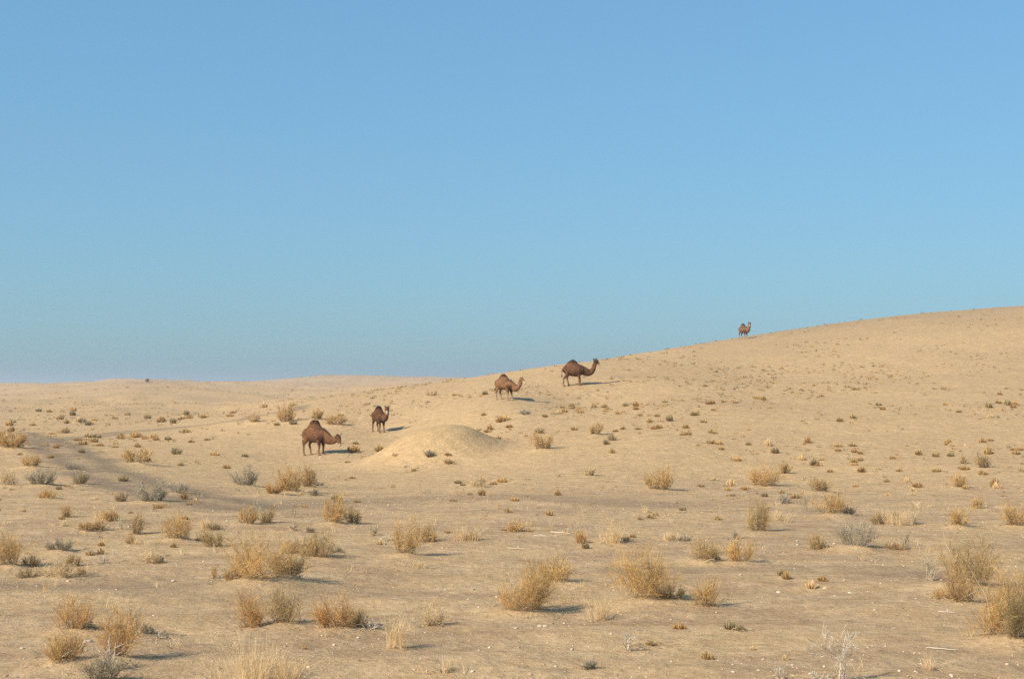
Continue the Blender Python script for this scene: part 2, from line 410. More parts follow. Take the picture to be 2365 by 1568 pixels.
# ------------------------------------------------------------------ materials
def new_mat(name):
    m = bpy.data.materials.new(name); m.use_nodes = True
    nt = m.node_tree; b = nt.nodes['Principled BSDF']; b.inputs['Roughness'].default_value = 0.9
    b.inputs['Specular IOR Level'].default_value = 0.15
    return m, nt, b
def attr_mat(name, rough=0.85, grain=0.25, scale=60.0, translucent=0.0, spec=0.15):
    """surface whose colour is carried by the piece itself, with fine grain"""
    m, nt, b = new_mat(name); N = nt.nodes.new; L = nt.links.new
    at = N('ShaderNodeAttribute'); at.attribute_name = 'Col'
    no = N('ShaderNodeTexNoise'); no.inputs['Scale'].default_value = scale; no.inputs['Detail'].default_value = 3
    mr = N('ShaderNodeMapRange'); mr.inputs['To Min'].default_value = 1 - grain; mr.inputs['To Max'].default_value = 1 + grain
    geo = N('ShaderNodeTexCoord'); L(geo.outputs['Object'], no.inputs['Vector']); L(no.outputs['Fac'], mr.inputs['Value'])
    mx = N('ShaderNodeVectorMath'); mx.operation = 'SCALE'
    L(at.outputs['Color'], mx.inputs[0]); L(mr.outputs[0], mx.inputs['Scale'])
    L(mx.outputs[0], b.inputs['Base Color']); b.inputs['Roughness'].default_value = rough
    b.inputs['Specular IOR Level'].default_value = spec
    if translucent:
        tr = N('ShaderNodeBsdfTranslucent'); L(mx.outputs[0], tr.inputs['Color'])
        ms = N('ShaderNodeMixShader'); ms.inputs[0].default_value = translucent
        L(b.outputs[0], ms.inputs[1]); L(tr.outputs[0], ms.inputs[2]); L(ms.outputs[0], nt.nodes['Material Output'].inputs['Surface'])
    return m
M_FOL = attr_mat('dry_foliage', translucent=0.32)
M_STEM = attr_mat('woody_stem', scale=90)
M_GRASS = attr_mat('straw_blade', translucent=0.3, rough=0.7)
M_DEAD = attr_mat('bleached_wood', grain=0.3, scale=120)
M_STONE = attr_mat('pale_stone', grain=0.22, scale=40)

def ground_material():
    m, nt, b = new_mat('desert_ground'); N = nt.nodes.new; L = nt.links.new
    geo = N('ShaderNodeNewGeometry'); pos = geo.outputs['Position']
    def noise(scale, detail=4, rough=.55, dist=0.0, stretch=None):
        n = N('ShaderNodeTexNoise'); n.inputs['Scale'].default_value = scale; n.inputs['Detail'].default_value = detail
        n.inputs['Roughness'].default_value = rough; n.inputs['Distortion'].default_value = dist
        if stretch:
            mp = N('ShaderNodeMapping'); mp.inputs['Scale'].default_value = stretch; L(pos, mp.inputs['Vector']); L(mp.outputs[0], n.inputs['Vector'])
        else: L(pos, n.inputs['Vector'])
        return n.outputs['Fac']
    def rng_(v, a, b_, lo=0.0, hi=1.0):
        r = N('ShaderNodeMapRange'); r.interpolation_type = 'SMOOTHSTEP'
        r.inputs['From Min'].default_value = a; r.inputs['From Max'].default_value = b_
        r.inputs['To Min'].default_value = lo; r.inputs['To Max'].default_value = hi; L(v, r.inputs['Value']); return r.outputs[0]
    def math_(op, a, c):
        n = N('ShaderNodeMath'); n.operation = op
        for i, v in enumerate((a, c)):
            if isinstance(v, (int, float)): n.inputs[i].default_value = v
            else: L(v, n.inputs[i])
        return n.outputs[0]
    def mix(f, a, c, mode='MIX'):
        n = N('ShaderNodeMix'); n.data_type = 'RGBA'; n.blend_type = mode
        if isinstance(f, (int, float)): n.inputs[0].default_value = f
        else: L(f, n.inputs[0])
        for i, v in ((6, a), (7, c)):
            if isinstance(v, tuple): n.inputs[i].default_value = v + (1,)
            else: L(v, n.inputs[i])
        return n.outputs[2]
    def attr(nm):
        a = N('ShaderNodeAttribute'); a.attribute_name = nm; return a.outputs['Fac']
    SAND = (.610, .408, .210); PALE = (.685, .485, .280); GRAV = (.475, .312, .170); ORANGE = (.600, .365, .175); TRACK = (.315, .222, .138)
    hill, track, heap, ridge = attr('hill'), attr('track'), attr('heap'), attr('ridge')
    patch = noise(.16, 5, .6, .6, (1.0, 2.2, 1.0))
    patch2 = noise(.55, 5, .65, .4, (1.0, 1.8, 1.0))
    fine = noise(7.0, 6, .7)
    finer = noise(34.0, 4, .7)
    mott = noise(2.4, 5, .7, .3)
    grav = mix(rng_(patch, .38, .60), GRAV, SAND)
    c = mix(rng_(patch2, .35, .75, 0, .65), grav, PALE)
    c = mix(rng_(noise(.9, 4, .6, .3), .52, .75, 0, .35), c, ORANGE)
    hillc = mix(rng_(noise(.06, 5, .6), .35, .7), (.665, .445, .222), (.615, .408, .212))
    hillc = mix(rng_(noise(.5, 6, .7, .4, (1.0, 1.5, 1.0)), .44, .68, 0, .5), hillc, (.515, .345, .185))
    hillc = mix(rng_(noise(1.1, 5, .7, .2), .50, .72, 0, .45), hillc, (.72, .515, .295))
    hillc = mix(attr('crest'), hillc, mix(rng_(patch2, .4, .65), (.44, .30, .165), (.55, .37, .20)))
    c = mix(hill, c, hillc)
    c = mix(attr('dome'), c, (.605, .410, .203))
    c = mix(ridge, c, (.60, .44, .30))
    c = mix(math_('MULTIPLY', track, rng_(patch2, .2, .5, .8, 1.0)), c, TRACK)
    c = mix(heap, c, (.64, .445, .235))
    c = mix(1.0, c, mix(rng_(mott, .28, .72), (.80, .79, .78), (1.06, 1.06, 1.06)), 'MULTIPLY')
    # grain: coarse sand, little dark and light grit
    c = mix(1.0, c, mix(rng_(fine, .25, .75), (.74, .74, .74), (1.0, 1.0, 1.0)), 'MULTIPLY')
    c = mix(1.0, c, mix(rng_(finer, .2, .8), (.78, .78, .78), (1.0, 1.0, 1.0)), 'MULTIPLY')
    vo = N('ShaderNodeTexVoronoi'); vo.inputs['Scale'].default_value = 9.0; L(pos, vo.inputs['Vector'])
    wn_ = N('ShaderNodeSeparateColor'); L(vo.outputs['Color'], wn_.inputs[0])
    grit = math_('MULTIPLY', rng_(vo.outputs['Distance'], .22, .12), rng_(wn_.outputs[0], .80, .84))
    c = mix(math_('MULTIPLY', grit, .55), c, (.62, .52, .40))
    grit2 = math_('MULTIPLY', rng_(vo.outputs['Distance'], .26, .14), rng_(wn_.outputs[1], .78, .82))
    c = mix(math_('MULTIPLY', grit2, .5), c, (.20, .14, .085))
    L(c, b.inputs['Base Color']); b.inputs['Roughness'].default_value = .95; b.inputs['Specular IOR Level'].default_value = .08
    # relief of grit and ripples
    hgt = math_('ADD', math_('MULTIPLY', fine, .05), math_('MULTIPLY', finer, .018))
    hgt = math_('ADD', hgt, math_('MULTIPLY', noise(1.6, 5, .6), .13))
    hgt = math_('ADD', hgt, math_('MULTIPLY', mott, .05))
    bp = N('ShaderNodeBump'); bp.inputs['Strength'].default_value = .75; bp.inputs['Distance'].default_value = 1.0
    L(hgt, bp.inputs['Height']); L(bp.outputs[0], b.inputs['Normal'])
    return m

# ------------------------------------------------------------------ where the plants stand, and the sand heaped round them
S = PW / 3130.0
SPOTS = []
for (kind, X, Y, w, h, tone, label) in PLANTS:
    p = hit(X * S, min(Y, 2100) * S)
    dist = float(np.hypot(p[0], p[1])); k = dist / FPX * S
    if kind == 'shrub': w *= 1.06; h *= 1.08
    SPOTS.append([kind, p, w * k, h * k, tone, label, dist])
_rh = np.random.default_rng(4)
for sp in SPOTS:
    if sp[0] == 'shrub' and sp[2] > .55 and math.hypot(sp[1][0] - MOUND_C[0], sp[1][1] - MOUND_C[1]) > 5:
        MOUNDS.append((sp[1][0], sp[1][1], sp[2] * .42, min(.22, sp[2] * .14) * _rh.uniform(.4, 1.1)))
for sp in SPOTS:
    sp[1][2] = float(height(sp[1][0], sp[1][1]))

# ------------------------------------------------------------------ the ground: one sheet from under the camera to the horizon
def build_ground():
    ys = np.concatenate([np.linspace(-12, 12, 40)[:-1], np.exp(np.linspace(math.log(12), math.log(130), 580)),
                         np.exp(np.linspace(math.log(130), math.log(620), 250))[1:], np.exp(np.linspace(math.log(620), math.log(7000), 70))[1:]])
    us = np.concatenate([np.linspace(-1.15, -.42, 50)[:-1], np.linspace(-.42, .42, 390), np.linspace(.42, 1.15, 50)[1:]])
    Yg, Ug = np.meshgrid(ys, us, indexing='ij')
    Xg = Ug * (np.maximum(Yg, 0) * 1.0 + 6 + np.maximum(12 - Yg, 0) * .5)
    Zg = height(Xg, Yg)
    ny, nx = Yg.shape
    v = np.stack([Xg, Yg, Zg], -1).reshape(-1, 3)
    i = (np.arange(ny - 1) * nx)[:, None] + np.arange(nx - 1)[None]
    q = np.stack([i, i + 1, i + nx + 1, i + nx], -1).reshape(-1, 4)
    me = mesh_from('ground', v, q, smooth=True)
    x, y = v[:, 0], v[:, 1]
    wob = 6 * vnoise(x / 9, y / 9, 21)
    hill = smooth(50, 68, y + wob)
    # worn earth tracks
    tr = np.zeros(len(v))
    for line, hw, wt in ((TRACK_A, 2.4, 1.0), (TRACK_A2, 2.0, .5), (TRACK_B, 1.8, .85), (TRACK_C, 1.4, .5), (TRACK_D, .9, .45)):
        pts = [hit(a, b) for a, b in line]
        for p, q2 in zip(pts[:-1], pts[1:]):
            d = q2[:2] - p[:2]; L2 = max(float(d @ d), 1e-6)
            t = np.clip(((x - p[0]) * d[0] + (y - p[1]) * d[1]) / L2, 0, 1)
            dd = np.hypot(x - p[0] - t * d[0], y - p[1] - t * d[1]) + .35 * vnoise(x / 2.2, y / 2.2, 22)
            tr = np.maximum(tr, smooth(hw * 1.05, hw * .35, dd) * wt * (1 - (.6 if wt > .8 else 0) * np.exp(-(dd / (.22 * hw)) ** 2)))
    hp = np.zeros(len(v))
    for (mx, my, mr, mh) in MOUNDS:
        if math.hypot(mx - MOUND_C[0], my - MOUND_C[1]) < 5: continue
        hp = np.maximum(hp, np.exp(-.5 * np.minimum(((x - mx) ** 2 + (y - my) ** 2) / (mr * mr * 1.1), 60)) * .8)
    ridge = smooth(230, 400, y + 2 * wob) * .7
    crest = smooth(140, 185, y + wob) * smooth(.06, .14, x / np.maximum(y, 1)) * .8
    qx = (x - MOUND_C[0]) / 3.6; qy = (y - MOUND_C[1]) / 4.2; dome = smooth(1.35, .55, np.hypot(qx, qy) + .2 * vnoise(x / .9, y / .9, 23)) * .8
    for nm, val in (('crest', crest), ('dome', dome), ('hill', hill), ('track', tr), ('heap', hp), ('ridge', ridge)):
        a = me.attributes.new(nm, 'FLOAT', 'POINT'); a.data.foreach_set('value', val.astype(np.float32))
    o = obj('ground', me, ground_material()); o['kind'] = 'structure'; o['label'] = 'dry sandy desert ground rising to a low hill'
    return o
TRACK_A = [(40, 1000), (110, 1020), (160, 1050), (220, 1086), (300, 1118), (420, 1144), (560, 1168)]
TRACK_A2 = [(560, 1168), (800, 1156), (1000, 1150), (1250, 1150), (1500, 1165)]
TRACK_B = [(110, 1018), (250, 1001), (420, 986), (560, 966), (680, 946)]
TRACK_C = [(-60, 1352), (150, 1346), (330, 1352), (460, 1362), (620, 1376)]
TRACK_D = [(1480, 1316), (1750, 1312), (2000, 1318), (2150, 1326)]
build_ground()

# ------------------------------------------------------------------ plants
TONES = {   # mixed colours of the twigs: (weight, rgb)
 'gold':      [(.62, (.70, .445, .165)), (.26, (.58, .36, .135)), (.12, (.36, .25, .115))],
 'orange':    [(.64, (.70, .405, .135)), (.25, (.56, .315, .105)), (.11, (.34, .22, .10))],
 'olivegold': [(.48, (.62, .41, .165)), (.32, (.46, .32, .135)), (.20, (.27, .21, .105))],
 'olive':     [(.32, (.50, .36, .17)), (.43, (.34, .26, .125)), (.25, (.21, .17, .09))],
 'brown':     [(.48, (.58, .345, .125)), (.34, (.42, .255, .10)), (.18, (.25, .165, .08))],
 'grey':      [(.42, (.56, .465, .315)), (.40, (.44, .365, .245)), (.18, (.29, .245, .165))],
 'darkgrey':  [(.35, (.42, .345, .215)), (.40, (.30, .25, .16)), (.25, (.20, .17, .11))],
 'straw':     [(.62, (.80, .60, .335)), (.28, (.70, .50, .265)), (.10, (.50, .37, .21))],
 'pale':      [(.55, (.62, .53, .415)), (.35, (.48, .405, .31)), (.10, (.33, .28, .21))],
}
STEMTONE = {'grey': (.36, .32, .25), 'darkgrey': (.22, .195, .15), 'pale': (.55, .48, .38), 'straw': (.48, .37, .22)}
def tones(tone, n, rng):
    T = TONES[tone]; w = np.array([t[0] for t in T]); c = np.array([t[1] for t in T])
    k = rng.choice(len(T), size=n, p=w / w.sum())
    return c[k] * rng.uniform(.82, 1.16, size=(n, 1))
def bez(A, B, C, t):
    t = t[..., None]; return A * (1 - t) ** 2 + 2 * B * t * (1 - t) + C * t * t

def shrub_parts(w, h, tone, pix, rng, dens=1.0):
    """woody stems and twiggy foliage of a domed desert shrub, foot at the origin"""
    nl = int(np.clip(7 + w * 4.0, 7, 12))
    ph = rng.uniform(0, 2 * math.pi) + np.arange(nl) * 2.4 + rng.normal(0, .3, nl)
    rho = np.sqrt(rng.uniform(.15, 1, nl)); rho[0] = .12; rho[1] = .9; ph[1] = rng.normal(0, .25); rho[2] = .9; ph[2] = math.pi + rng.normal(0, .25)
    lobe = np.stack([np.cos(ph) * rho * w * .42, np.sin(ph) * rho * w * .42, h * (1 - .40 * rho ** 2) * rng.uniform(.74, 1.02, nl)], 1)
    root = lobe * np.array([.55, .55, 0]) + np.stack([rng.normal(0, .03, nl) * w, rng.normal(0, .03, nl) * w, np.zeros(nl)], 1)
    wt = rng.uniform(.6, 1.4, nl); wt /= wt.sum()
    ns = int(np.clip(60 * dens, 20, 90))
    k = rng.choice(nl, ns, p=wt)
    T = lobe[k] + rng.normal(size=(ns, 3)) * np.array([w * .115, w * .115, h * .11])
    T[:, 2] = np.clip(T[:, 2] * rng.choice([1, 1, .55], ns), h * .14, h * 1.04)
    T[:, 0] += T[:, 2] * rng.normal(.04, .16); T[:, 1] += T[:, 2] * rng.normal(0, .14)          # grown with the wind
    dens = dens * rng.uniform(.72, 1.2); tuftlen = rng.uniform(.7, 1.45)
    A = root[k] + rng.normal(size=(ns, 3)) * np.array([w * .07, w * .07, 0]); A[:, 2] = -.03
    Mid = A * .45 + T * .55; Mid[:, :2] += (T[:, :2] - A[:, :2]) * .16; Mid[:, 2] -= h * .02
    tt = np.linspace(0, 1, 5)
    P = bez(A[:, None], Mid[:, None], T[:, None], np.broadcast_to(tt, (ns, 5)))
    sw = max(.0045, .22 * pix)
    st = Batch()
    sc = np.array(STEMTONE.get(tone, (.27, .19, .10))) * rng.uniform(.75, 1.2, (ns, 1))
    st.tubes(P, np.broadcast_to(np.linspace(1, .35, 5) * sw * .6, (ns, 5)) * rng.uniform(.7, 1.4, (ns, 1)), sc, 3)
    # a few old bare limbs, broken off short
    if h > .3:
        nb = int(rng.integers(2, 6)); ab = rng.uniform(0, 6.28, nb); rb = rng.uniform(.25, .6, nb) * w; zb = h * rng.uniform(.25, .95, nb)
        E = np.stack([np.cos(ab) * rb, np.sin(ab) * rb, zb], 1); A2 = root[rng.integers(0, nl, nb)] * .6; mid2 = (A2 + E) / 2 + rng.normal(0, .05 * w, (nb, 3))
        st.tubes(np.stack([A2, (A2 + mid2) / 2, mid2, (mid2 + E) / 2 + rng.normal(0, .02 * w, (nb, 3)), E], 1), np.broadcast_to(np.linspace(1, .4, 5) * max(.008, .26 * pix), (nb, 5)), tones('grey', nb, rng), 4)
    # twigs all along the stems
    area = .62 * w * h
    tw = max(.0042, .24 * pix)
    tl = np.clip(.24 * h * tuftlen, .03, .22)
    nt_ = int(np.clip(3.3 * dens * area / (tw * tl), 80, 4200))
    i = rng.integers(0, ns, nt_)
    t0 = rng.beta(1.25, 1.0, nt_) * .95 + .05
    B0 = bez(A[i], Mid[i], T[i], t0)
    sd = T[i] - Mid[i]; sd /= np.linalg.norm(sd, axis=1, keepdims=True) + 1e-9
    d = sd * .42 + rng.normal(size=(nt_, 3)) * .68 + np.array([0, 0, .16]); d /= np.linalg.norm(d, axis=1, keepdims=True)
    Lg = tl * rng.uniform(.5, 1.5, nt_)
    B1 = B0 + d * (Lg * .55)[:, None]; B2 = B1 + (d * .8 + np.array([0, 0, .22]) + rng.normal(size=(nt_, 3)) * .38) * (Lg * .5)[:, None]
    B0[:, 2] = np.maximum(B0[:, 2], 0); B1[:, 2] = np.maximum(B1[:, 2], .005); B2[:, 2] = np.maximum(B2[:, 2], .01)
    fo = Batch(); C = tones(tone, nt_, rng)
    # whole boughs differ a little in colour
    C *= (rng.uniform(.8, 1.15, nl)[k])[i][:, None]
    fo.ribbons(np.stack([B0, B1, B2], 1), np.broadcast_to(np.array([1, .85, .3]) * tw, (nt_, 3)) * rng.uniform(.7, 1.4, (nt_, 1)), C, rng)
    # long pale wisps that stand out past the crown
    nw = int(ns * .9); i2 = rng.integers(0, ns, nw)
    W0 = bez(A[i2], Mid[i2], T[i2], rng.uniform(.45, 1, nw)); dw = (T[i2] - A[i2]); dw /= np.linalg.norm(dw, axis=1, keepdims=True) + 1e-9
    dw = dw + rng.normal(0, .28, (nw, 3)); Lw = h * rng.uniform(.15, .32, nw)
    fo.ribbons(np.stack([W0, W0 + dw * (Lw * .5)[:, None], W0 + (dw + np.array([0, 0, .08])) * Lw[:, None]], 1), np.broadcast_to(np.array([.8, .7, .3]) * tw, (nw, 3)), tones(tone, nw, rng) * 1.08, rng)
    # small leaf scales
    nf = int(min(nt_ * .9, 3200))
    j = rng.integers(0, nt_, nf); u = rng.uniform(.2, 1, nf)
    Pf = B0[j] + (B2[j] - B0[j]) * u[:, None]
    Df = rng.normal(size=(nf, 3)) + np.array([0, 0, .4]); Df /= np.linalg.norm(Df, axis=1, keepdims=True)
    ll = max(.014, .55 * pix)
    fo.leaves(Pf, Df, ll * rng.uniform(.6, 1.5, nf), .45 * ll * rng.uniform(.7, 1.3, nf), C[j], rng)
    return st, fo

def grass_batch(w, h, tone, pix, rng, dens=1.0):
    b = Batch(); bw = max(.0032, .16 * pix)
    n = int(np.clip(dens * 1.45 * w / bw, 50, 1000))
    ncl = max(5, int(w * 9)); cx = rng.normal(0, .20 * w, (ncl, 2)); cx[0] = 0; k = rng.integers(0, ncl, n)
    A = np.concatenate([cx[k] + rng.normal(0, .06 * w + .01, (n, 2)), np.full((n, 1), -.02)], 1)
    Hh = h * rng.uniform(.35, 1.0, n) * (rng.uniform(.65, 1.0, ncl)[k])
    lean = rng.normal(0, .27, (n, 2)) + rng.normal(0, .16, (ncl, 2))[k] + (A[:, :2] / max(w, .01)) * .5
    T = A + np.stack([lean[:, 0] * Hh, lean[:, 1] * Hh, Hh], 1)
    Mid = A * .45 + T * .55 + np.concatenate([-lean * Hh[:, None] * .22, np.zeros((n, 1))], 1)
    P = bez(A[:, None], Mid[:, None], T[:, None], np.broadcast_to(np.linspace(0, 1, 4), (n, 4)))
    C = tones(tone, n, rng)
    b.ribbons(P, np.broadcast_to(np.array([1, .9, .7, .35]) * bw, (n, 4)) * rng.uniform(.7, 1.4, (n, 1)), C, rng)
    # feathery side shoots and seed heads
    m = int(n * 2.2); j = rng.integers(0, n, m); t0 = rng.uniform(.3, 1.0, m)
    B0 = bez(A[j], Mid[j], T[j], t0)
    d = rng.normal(size=(m, 3)) * .5 + np.array([0, 0, .7]); d /= np.linalg.norm(d, axis=1, keepdims=True)
    Lg = h * rng.uniform(.05, .16, m)
    b.ribbons(np.stack([B0, B0 + d * (Lg * .5)[:, None], B0 + (d + np.array([0, 0, .1])) * Lg[:, None]], 1), np.broadcast_to(np.array([.8, .9, .3]) * bw, (m, 3)), C[j], rng)
    return b

def limb(rng, A, d, L, R, lev, out, tone, gnarl):
    """one crooked dead branch and what forks from it"""
    K = 6; P = [np.array(A, float)]; dd = np.array(d, float)
    for i in range(K - 1):
        dd = dd + rng.normal(0, gnarl, 3) + np.array([0, 0, .05]); dd /= np.linalg.norm(dd)
        P.append(P[-1] + dd * L / (K - 1))
    P = np.array(P); P[:, 2] = np.maximum(P[:, 2], .004)
    out.append((P, np.linspace(R, R * .45, K)))
    if lev > 0:
        for f in range(rng.integers(2, 5)):
            t = rng.uniform(.25, 1.0); q = P[min(K - 1, int(t * (K - 1)))]
            nd = dd + rng.normal(0, .48, 3) + np.array([0, 0, .15]); nd /= np.linalg.norm(nd)
            limb(rng, q, nd, L * rng.uniform(.32, .6), R * .5, lev - 1, out, tone, gnarl)
def dead_limbs(w, h, tone, pix, rng, nmain, lev=3, arch=False):
    limbs = []
    for i in range(nmain):
        out = []
        a = rng.uniform(0, 2 * math.pi); sp = w * .40
        tgt = np.array([math.cos(a) * sp * rng.uniform(.3, 1), math.sin(a) * sp * rng.uniform(.3, 1), h * rng.uniform(.55, .8)])
        if arch: tgt[2] *= .8
        d = tgt / np.linalg.norm(tgt)
        limb(rng, (rng.normal(0, .05 * w), rng.normal(0, .05 * w), -.02), d, np.linalg.norm(tgt) * .92, max(.009, .24 * pix) * rng.uniform(.7, 1.2), lev, out, tone, .15)
        b = Batch()
        P = np.stack([o[0] for o in out]); R = np.stack([o[1] for o in out]); R = np.maximum(R, .0016 + .06 * pix)
        b.tubes(P, R, tones(tone, len(P), rng), 4)
        limbs.append(b)
    return limbs

NAMES = {'grass': ('grass_tuft', 'grass'), 'sticks': ('bare_stem_plant', 'plant'), 'dead': ('dead_shrub', 'dead shrub')}
SHRUBNAME = {'gold': 'golden_shrub', 'orange': 'ochre_shrub', 'olivegold': 'golden_olive_shrub', 'olive': 'olive_shrub', 'brown': 'brown_shrub', 'grey': 'grey_shrub', 'darkgrey': 'dark_grey_shrub', 'straw': 'straw_shrub'}
for n_, (kind, p, w, h, tone, label, dist) in enumerate(SPOTS):
    rng = np.random.default_rng(1000 + n_)
    pix = dist * 36.0 / 50.0 / 1024.0            # one picture element at this distance, metres
    nm, cat = NAMES.get(kind, (SHRUBNAME.get(tone, 'dry_shrub'), 'shrub'))
    if kind == 'grass':
        o = obj(nm, grass_batch(w, h, tone, pix, rng).mesh('grass'), M_GRASS); o.location = p
    else:
        o = obj(nm, None); o.location = p; o.empty_display_size = .2
        if kind == 'shrub':
            st, fo = shrub_parts(w, h, tone, pix, rng)
            obj('stems', st.mesh('stems'), M_STEM, o); obj('foliage', fo.mesh('foliage'), M_FOL, o)
        elif kind == 'sticks':
            for b in dead_limbs(w, h * 1.1, tone, pix, rng, 7, 2): obj('stem', b.mesh('stem'), M_DEAD, o)
        else:
            for b in dead_limbs(w, h * 1.15, tone, pix, rng, 6 if h > .5 else 5, 3, h < w * .7): obj('branch', b.mesh('branch'), M_DEAD, o)
    grp = {'shrub': 'desert shrubs', 'grass': 'pale grass tufts', 'sticks': 'bare stem plants', 'dead': 'dead bleached shrubs'}[kind]
    tag(o, label, cat, grp)

# ------------------------------------------------------------------ small tufts all over the slope: the 300 that show largest, and the rest
def tuft_batch(b, w, h, tone, n, rng, at=(0, 0, 0)):
    bw = max(.013, w * .07)
    a = rng.uniform(0, 2 * math.pi, n); r = np.sqrt(rng.uniform(0, 1, n)) * w * .5
    A = np.stack([np.cos(a) * r * .5, np.sin(a) * r * .5, np.full(n, -.01)], 1) + np.asarray(at)
    z = h * rng.uniform(.35, 1.05, n) * (1 - .5 * (r / (w * .5)) ** 2)
    T = np.stack([np.cos(a) * r, np.sin(a) * r, z], 1) + np.asarray(at)
    Mid = (A + T) / 2 + np.stack([np.cos(a), np.sin(a), np.zeros(n)], 1) * w * .06
    b.ribbons(np.stack([A, Mid, T], 1), np.broadcast_to(np.array([1, 1, .4]) * bw, (n, 3)), tones(tone, n, rng), rng)
def project(p):
    x, y, z = p[..., 0], p[..., 1], p[..., 2] - CAM_Z
    c, s = math.cos(PITCH), math.sin(PITCH)
    Y = y * c + z * s; Z = -y * s + z * c
    return PW / 2 + x / Y * FPX, PH / 2 - Z / Y * FPX
rt = np.random.default_rng(77)
STANDING = [hit(a, c)[:2] for a, c in ((727, 1051), (875, 998), (1165, 923), (1324, 891), (1717, 783))]      # keep clear of the animals' feet
cand = []
def scatter(n, y0, y1, keep, w0, w1):
    yy = np.sqrt(rt.uniform(y0 ** 2, y1 ** 2, n)); xx = rt.uniform(-.45, .45, n) * yy
    m = rt.uniform(0, 1, n) < keep(xx, yy)
    ww = np.exp(rt.uniform(math.log(w0), math.log(w1), n))
    for x, y, w in zip(xx[m], yy[m], ww[m]):
        if min(math.hypot(x - a[0], (y - a[1]) * .6) for a in STANDING) < 2.2: continue
        if math.hypot((x - MOUND_C[0]) / 3.6, (y - MOUND_C[1]) / 3.4) < 1: continue          # the heap itself is bare
        cand.append((x, y, min(w, .5) if y > 300 else w))
clump = lambda x, y: smooth(-.35, .5, vnoise(x / 5, y / 5, 31) + .5 * vnoise(x / 1.7, y / 1.7, 32))
hillside = lambda x, y: clump(x, y) * (.25 + .75 * smooth(52, 76, y)) * np.where(x / y > -.13, smooth(210, 70, y) * .9 + .12, .25)
plainleft = lambda x, y: smooth(-.1, .5, vnoise(x / 14, y / 9, 33) + .4 * vnoise(x / 4, y / 4, 34)) * (x / y < .03) * np.where((y > 92) & (y < 175) & (x / y > -.14), 0, 1)
near = lambda x, y: smooth(.0, .6, vnoise(x / 3, y / 3, 35)) * .6
scatter(26000, 50, 215, hillside, .12, .50)
nleft = len(cand); scatter(26000, 80, 520, plainleft, .22, .95); nleft2 = len(cand)
scatter(900, 18, 60, near, .10, .30)
cand = np.array(cand)
zc = height(cand[:, 0], cand[:, 1])
PX, PY = project(np.stack([cand[:, 0], cand[:, 1], zc], 1))
infr = (PX > 5) & (PX < PW - 5) & (PY < PH - 3)
size = np.where(infr, cand[:, 2] / cand[:, 1], 0)
# stands clear of crests and of the heap
def seen(x, y, z):
    t = np.linspace(.25, .985, 60); g = height(x * t, y * t) - (CAM_Z + (z + .15 - CAM_Z) * t)
    return bool((g < 0).all())
order = np.argsort(-size); chosen = []
for i in order:
    if len(chosen) >= 285: break
    if size[i] > 0 and seen(cand[i, 0], cand[i, 1], zc[i]): chosen.append(int(i))
TT3 = ['brown', 'olive', 'gold', 'darkgrey', 'olivegold', 'straw', 'olive']
TT2 = ['brown', 'olive', 'brown', 'olive', 'olivegold', 'brown', 'darkgrey']
TT = ['brown', 'olive', 'brown', 'gold', 'olivegold', 'straw', 'olivegold']
protos = []
for k in range(14):
    b = Batch(); tuft_batch(b, 1.0, .38 + .2 * (k % 3), TT[k % 7], 110, rt)
    me = b.mesh('tuft'); me.materials.append(M_FOL); protos.append(me)
TONEWORD = {'brown': 'small brown', 'olive': 'small olive', 'olivegold': 'small olive-gold', 'grey': 'small grey', 'gold': 'small golden', 'straw': 'small pale'}
LANDMARKS = [(740, 1050, 'the grazing camel'), (880, 998, 'the white-faced camel'), (1020, 1060, 'the sand mound'), (1168, 922, 'the middle camel'), (1338, 890, 'the climbing camel'), (1718, 784, 'the skyline camel'),
 (672, 1142, 'the orange shrub clump'), (360, 1158, 'the grey shrub clump by the track'), (317, 1076, 'the lone golden shrub by the track'), (610, 1358, 'the largest left-half shrub'), (950, 1283, 'the tall golden shrub left of centre'),
 (1203, 1416, 'the big round pale-gold shrub'), (1500, 1392, 'the widest fan-shaped shrub'), (1420, 1252, 'the largest pale straw tuft'), (1523, 1132, 'the golden shrub with a grey heart'), (1765, 1124, 'the broad shrub at the hill foot'),
 (1865, 1180, 'the dark bent stems'), (2215, 1216, 'the tall olive stems'), (2212, 1126, 'the lone shrub on the right slope'), (1975, 1270, 'the wide grey-brown shrub'), (2300, 1480, 'the biggest right-edge bush'), (1943, 1560, 'the tall dead shrub'),
 (1250, 1039, 'the golden shrub right of the mound'), (1375, 1005, 'the loose golden shrub on the hillside'), (1900, 960, 'the bare middle of the right hillside'), (2250, 880, 'the bare upper right hillside'), (1600, 920, 'the slope past the climbing camel'),
 (30, 1036, 'the golden shrub at the bend of the track'), (662, 972, 'the tall thin golden bush'), (300, 940, 'the far left plain'), (60, 940, 'the far left edge of the plain'), (520, 930, 'the far plain behind the tall thin bush'),
 (270, 1526, 'the tall orange-gold shrub at lower left'), (405, 1250, 'the golden dome shrub'), (660, 1442, 'the joined shrub pair'), (917, 1497, 'the tall faint grass'), (180, 1300, 'the pale dead scrub')]
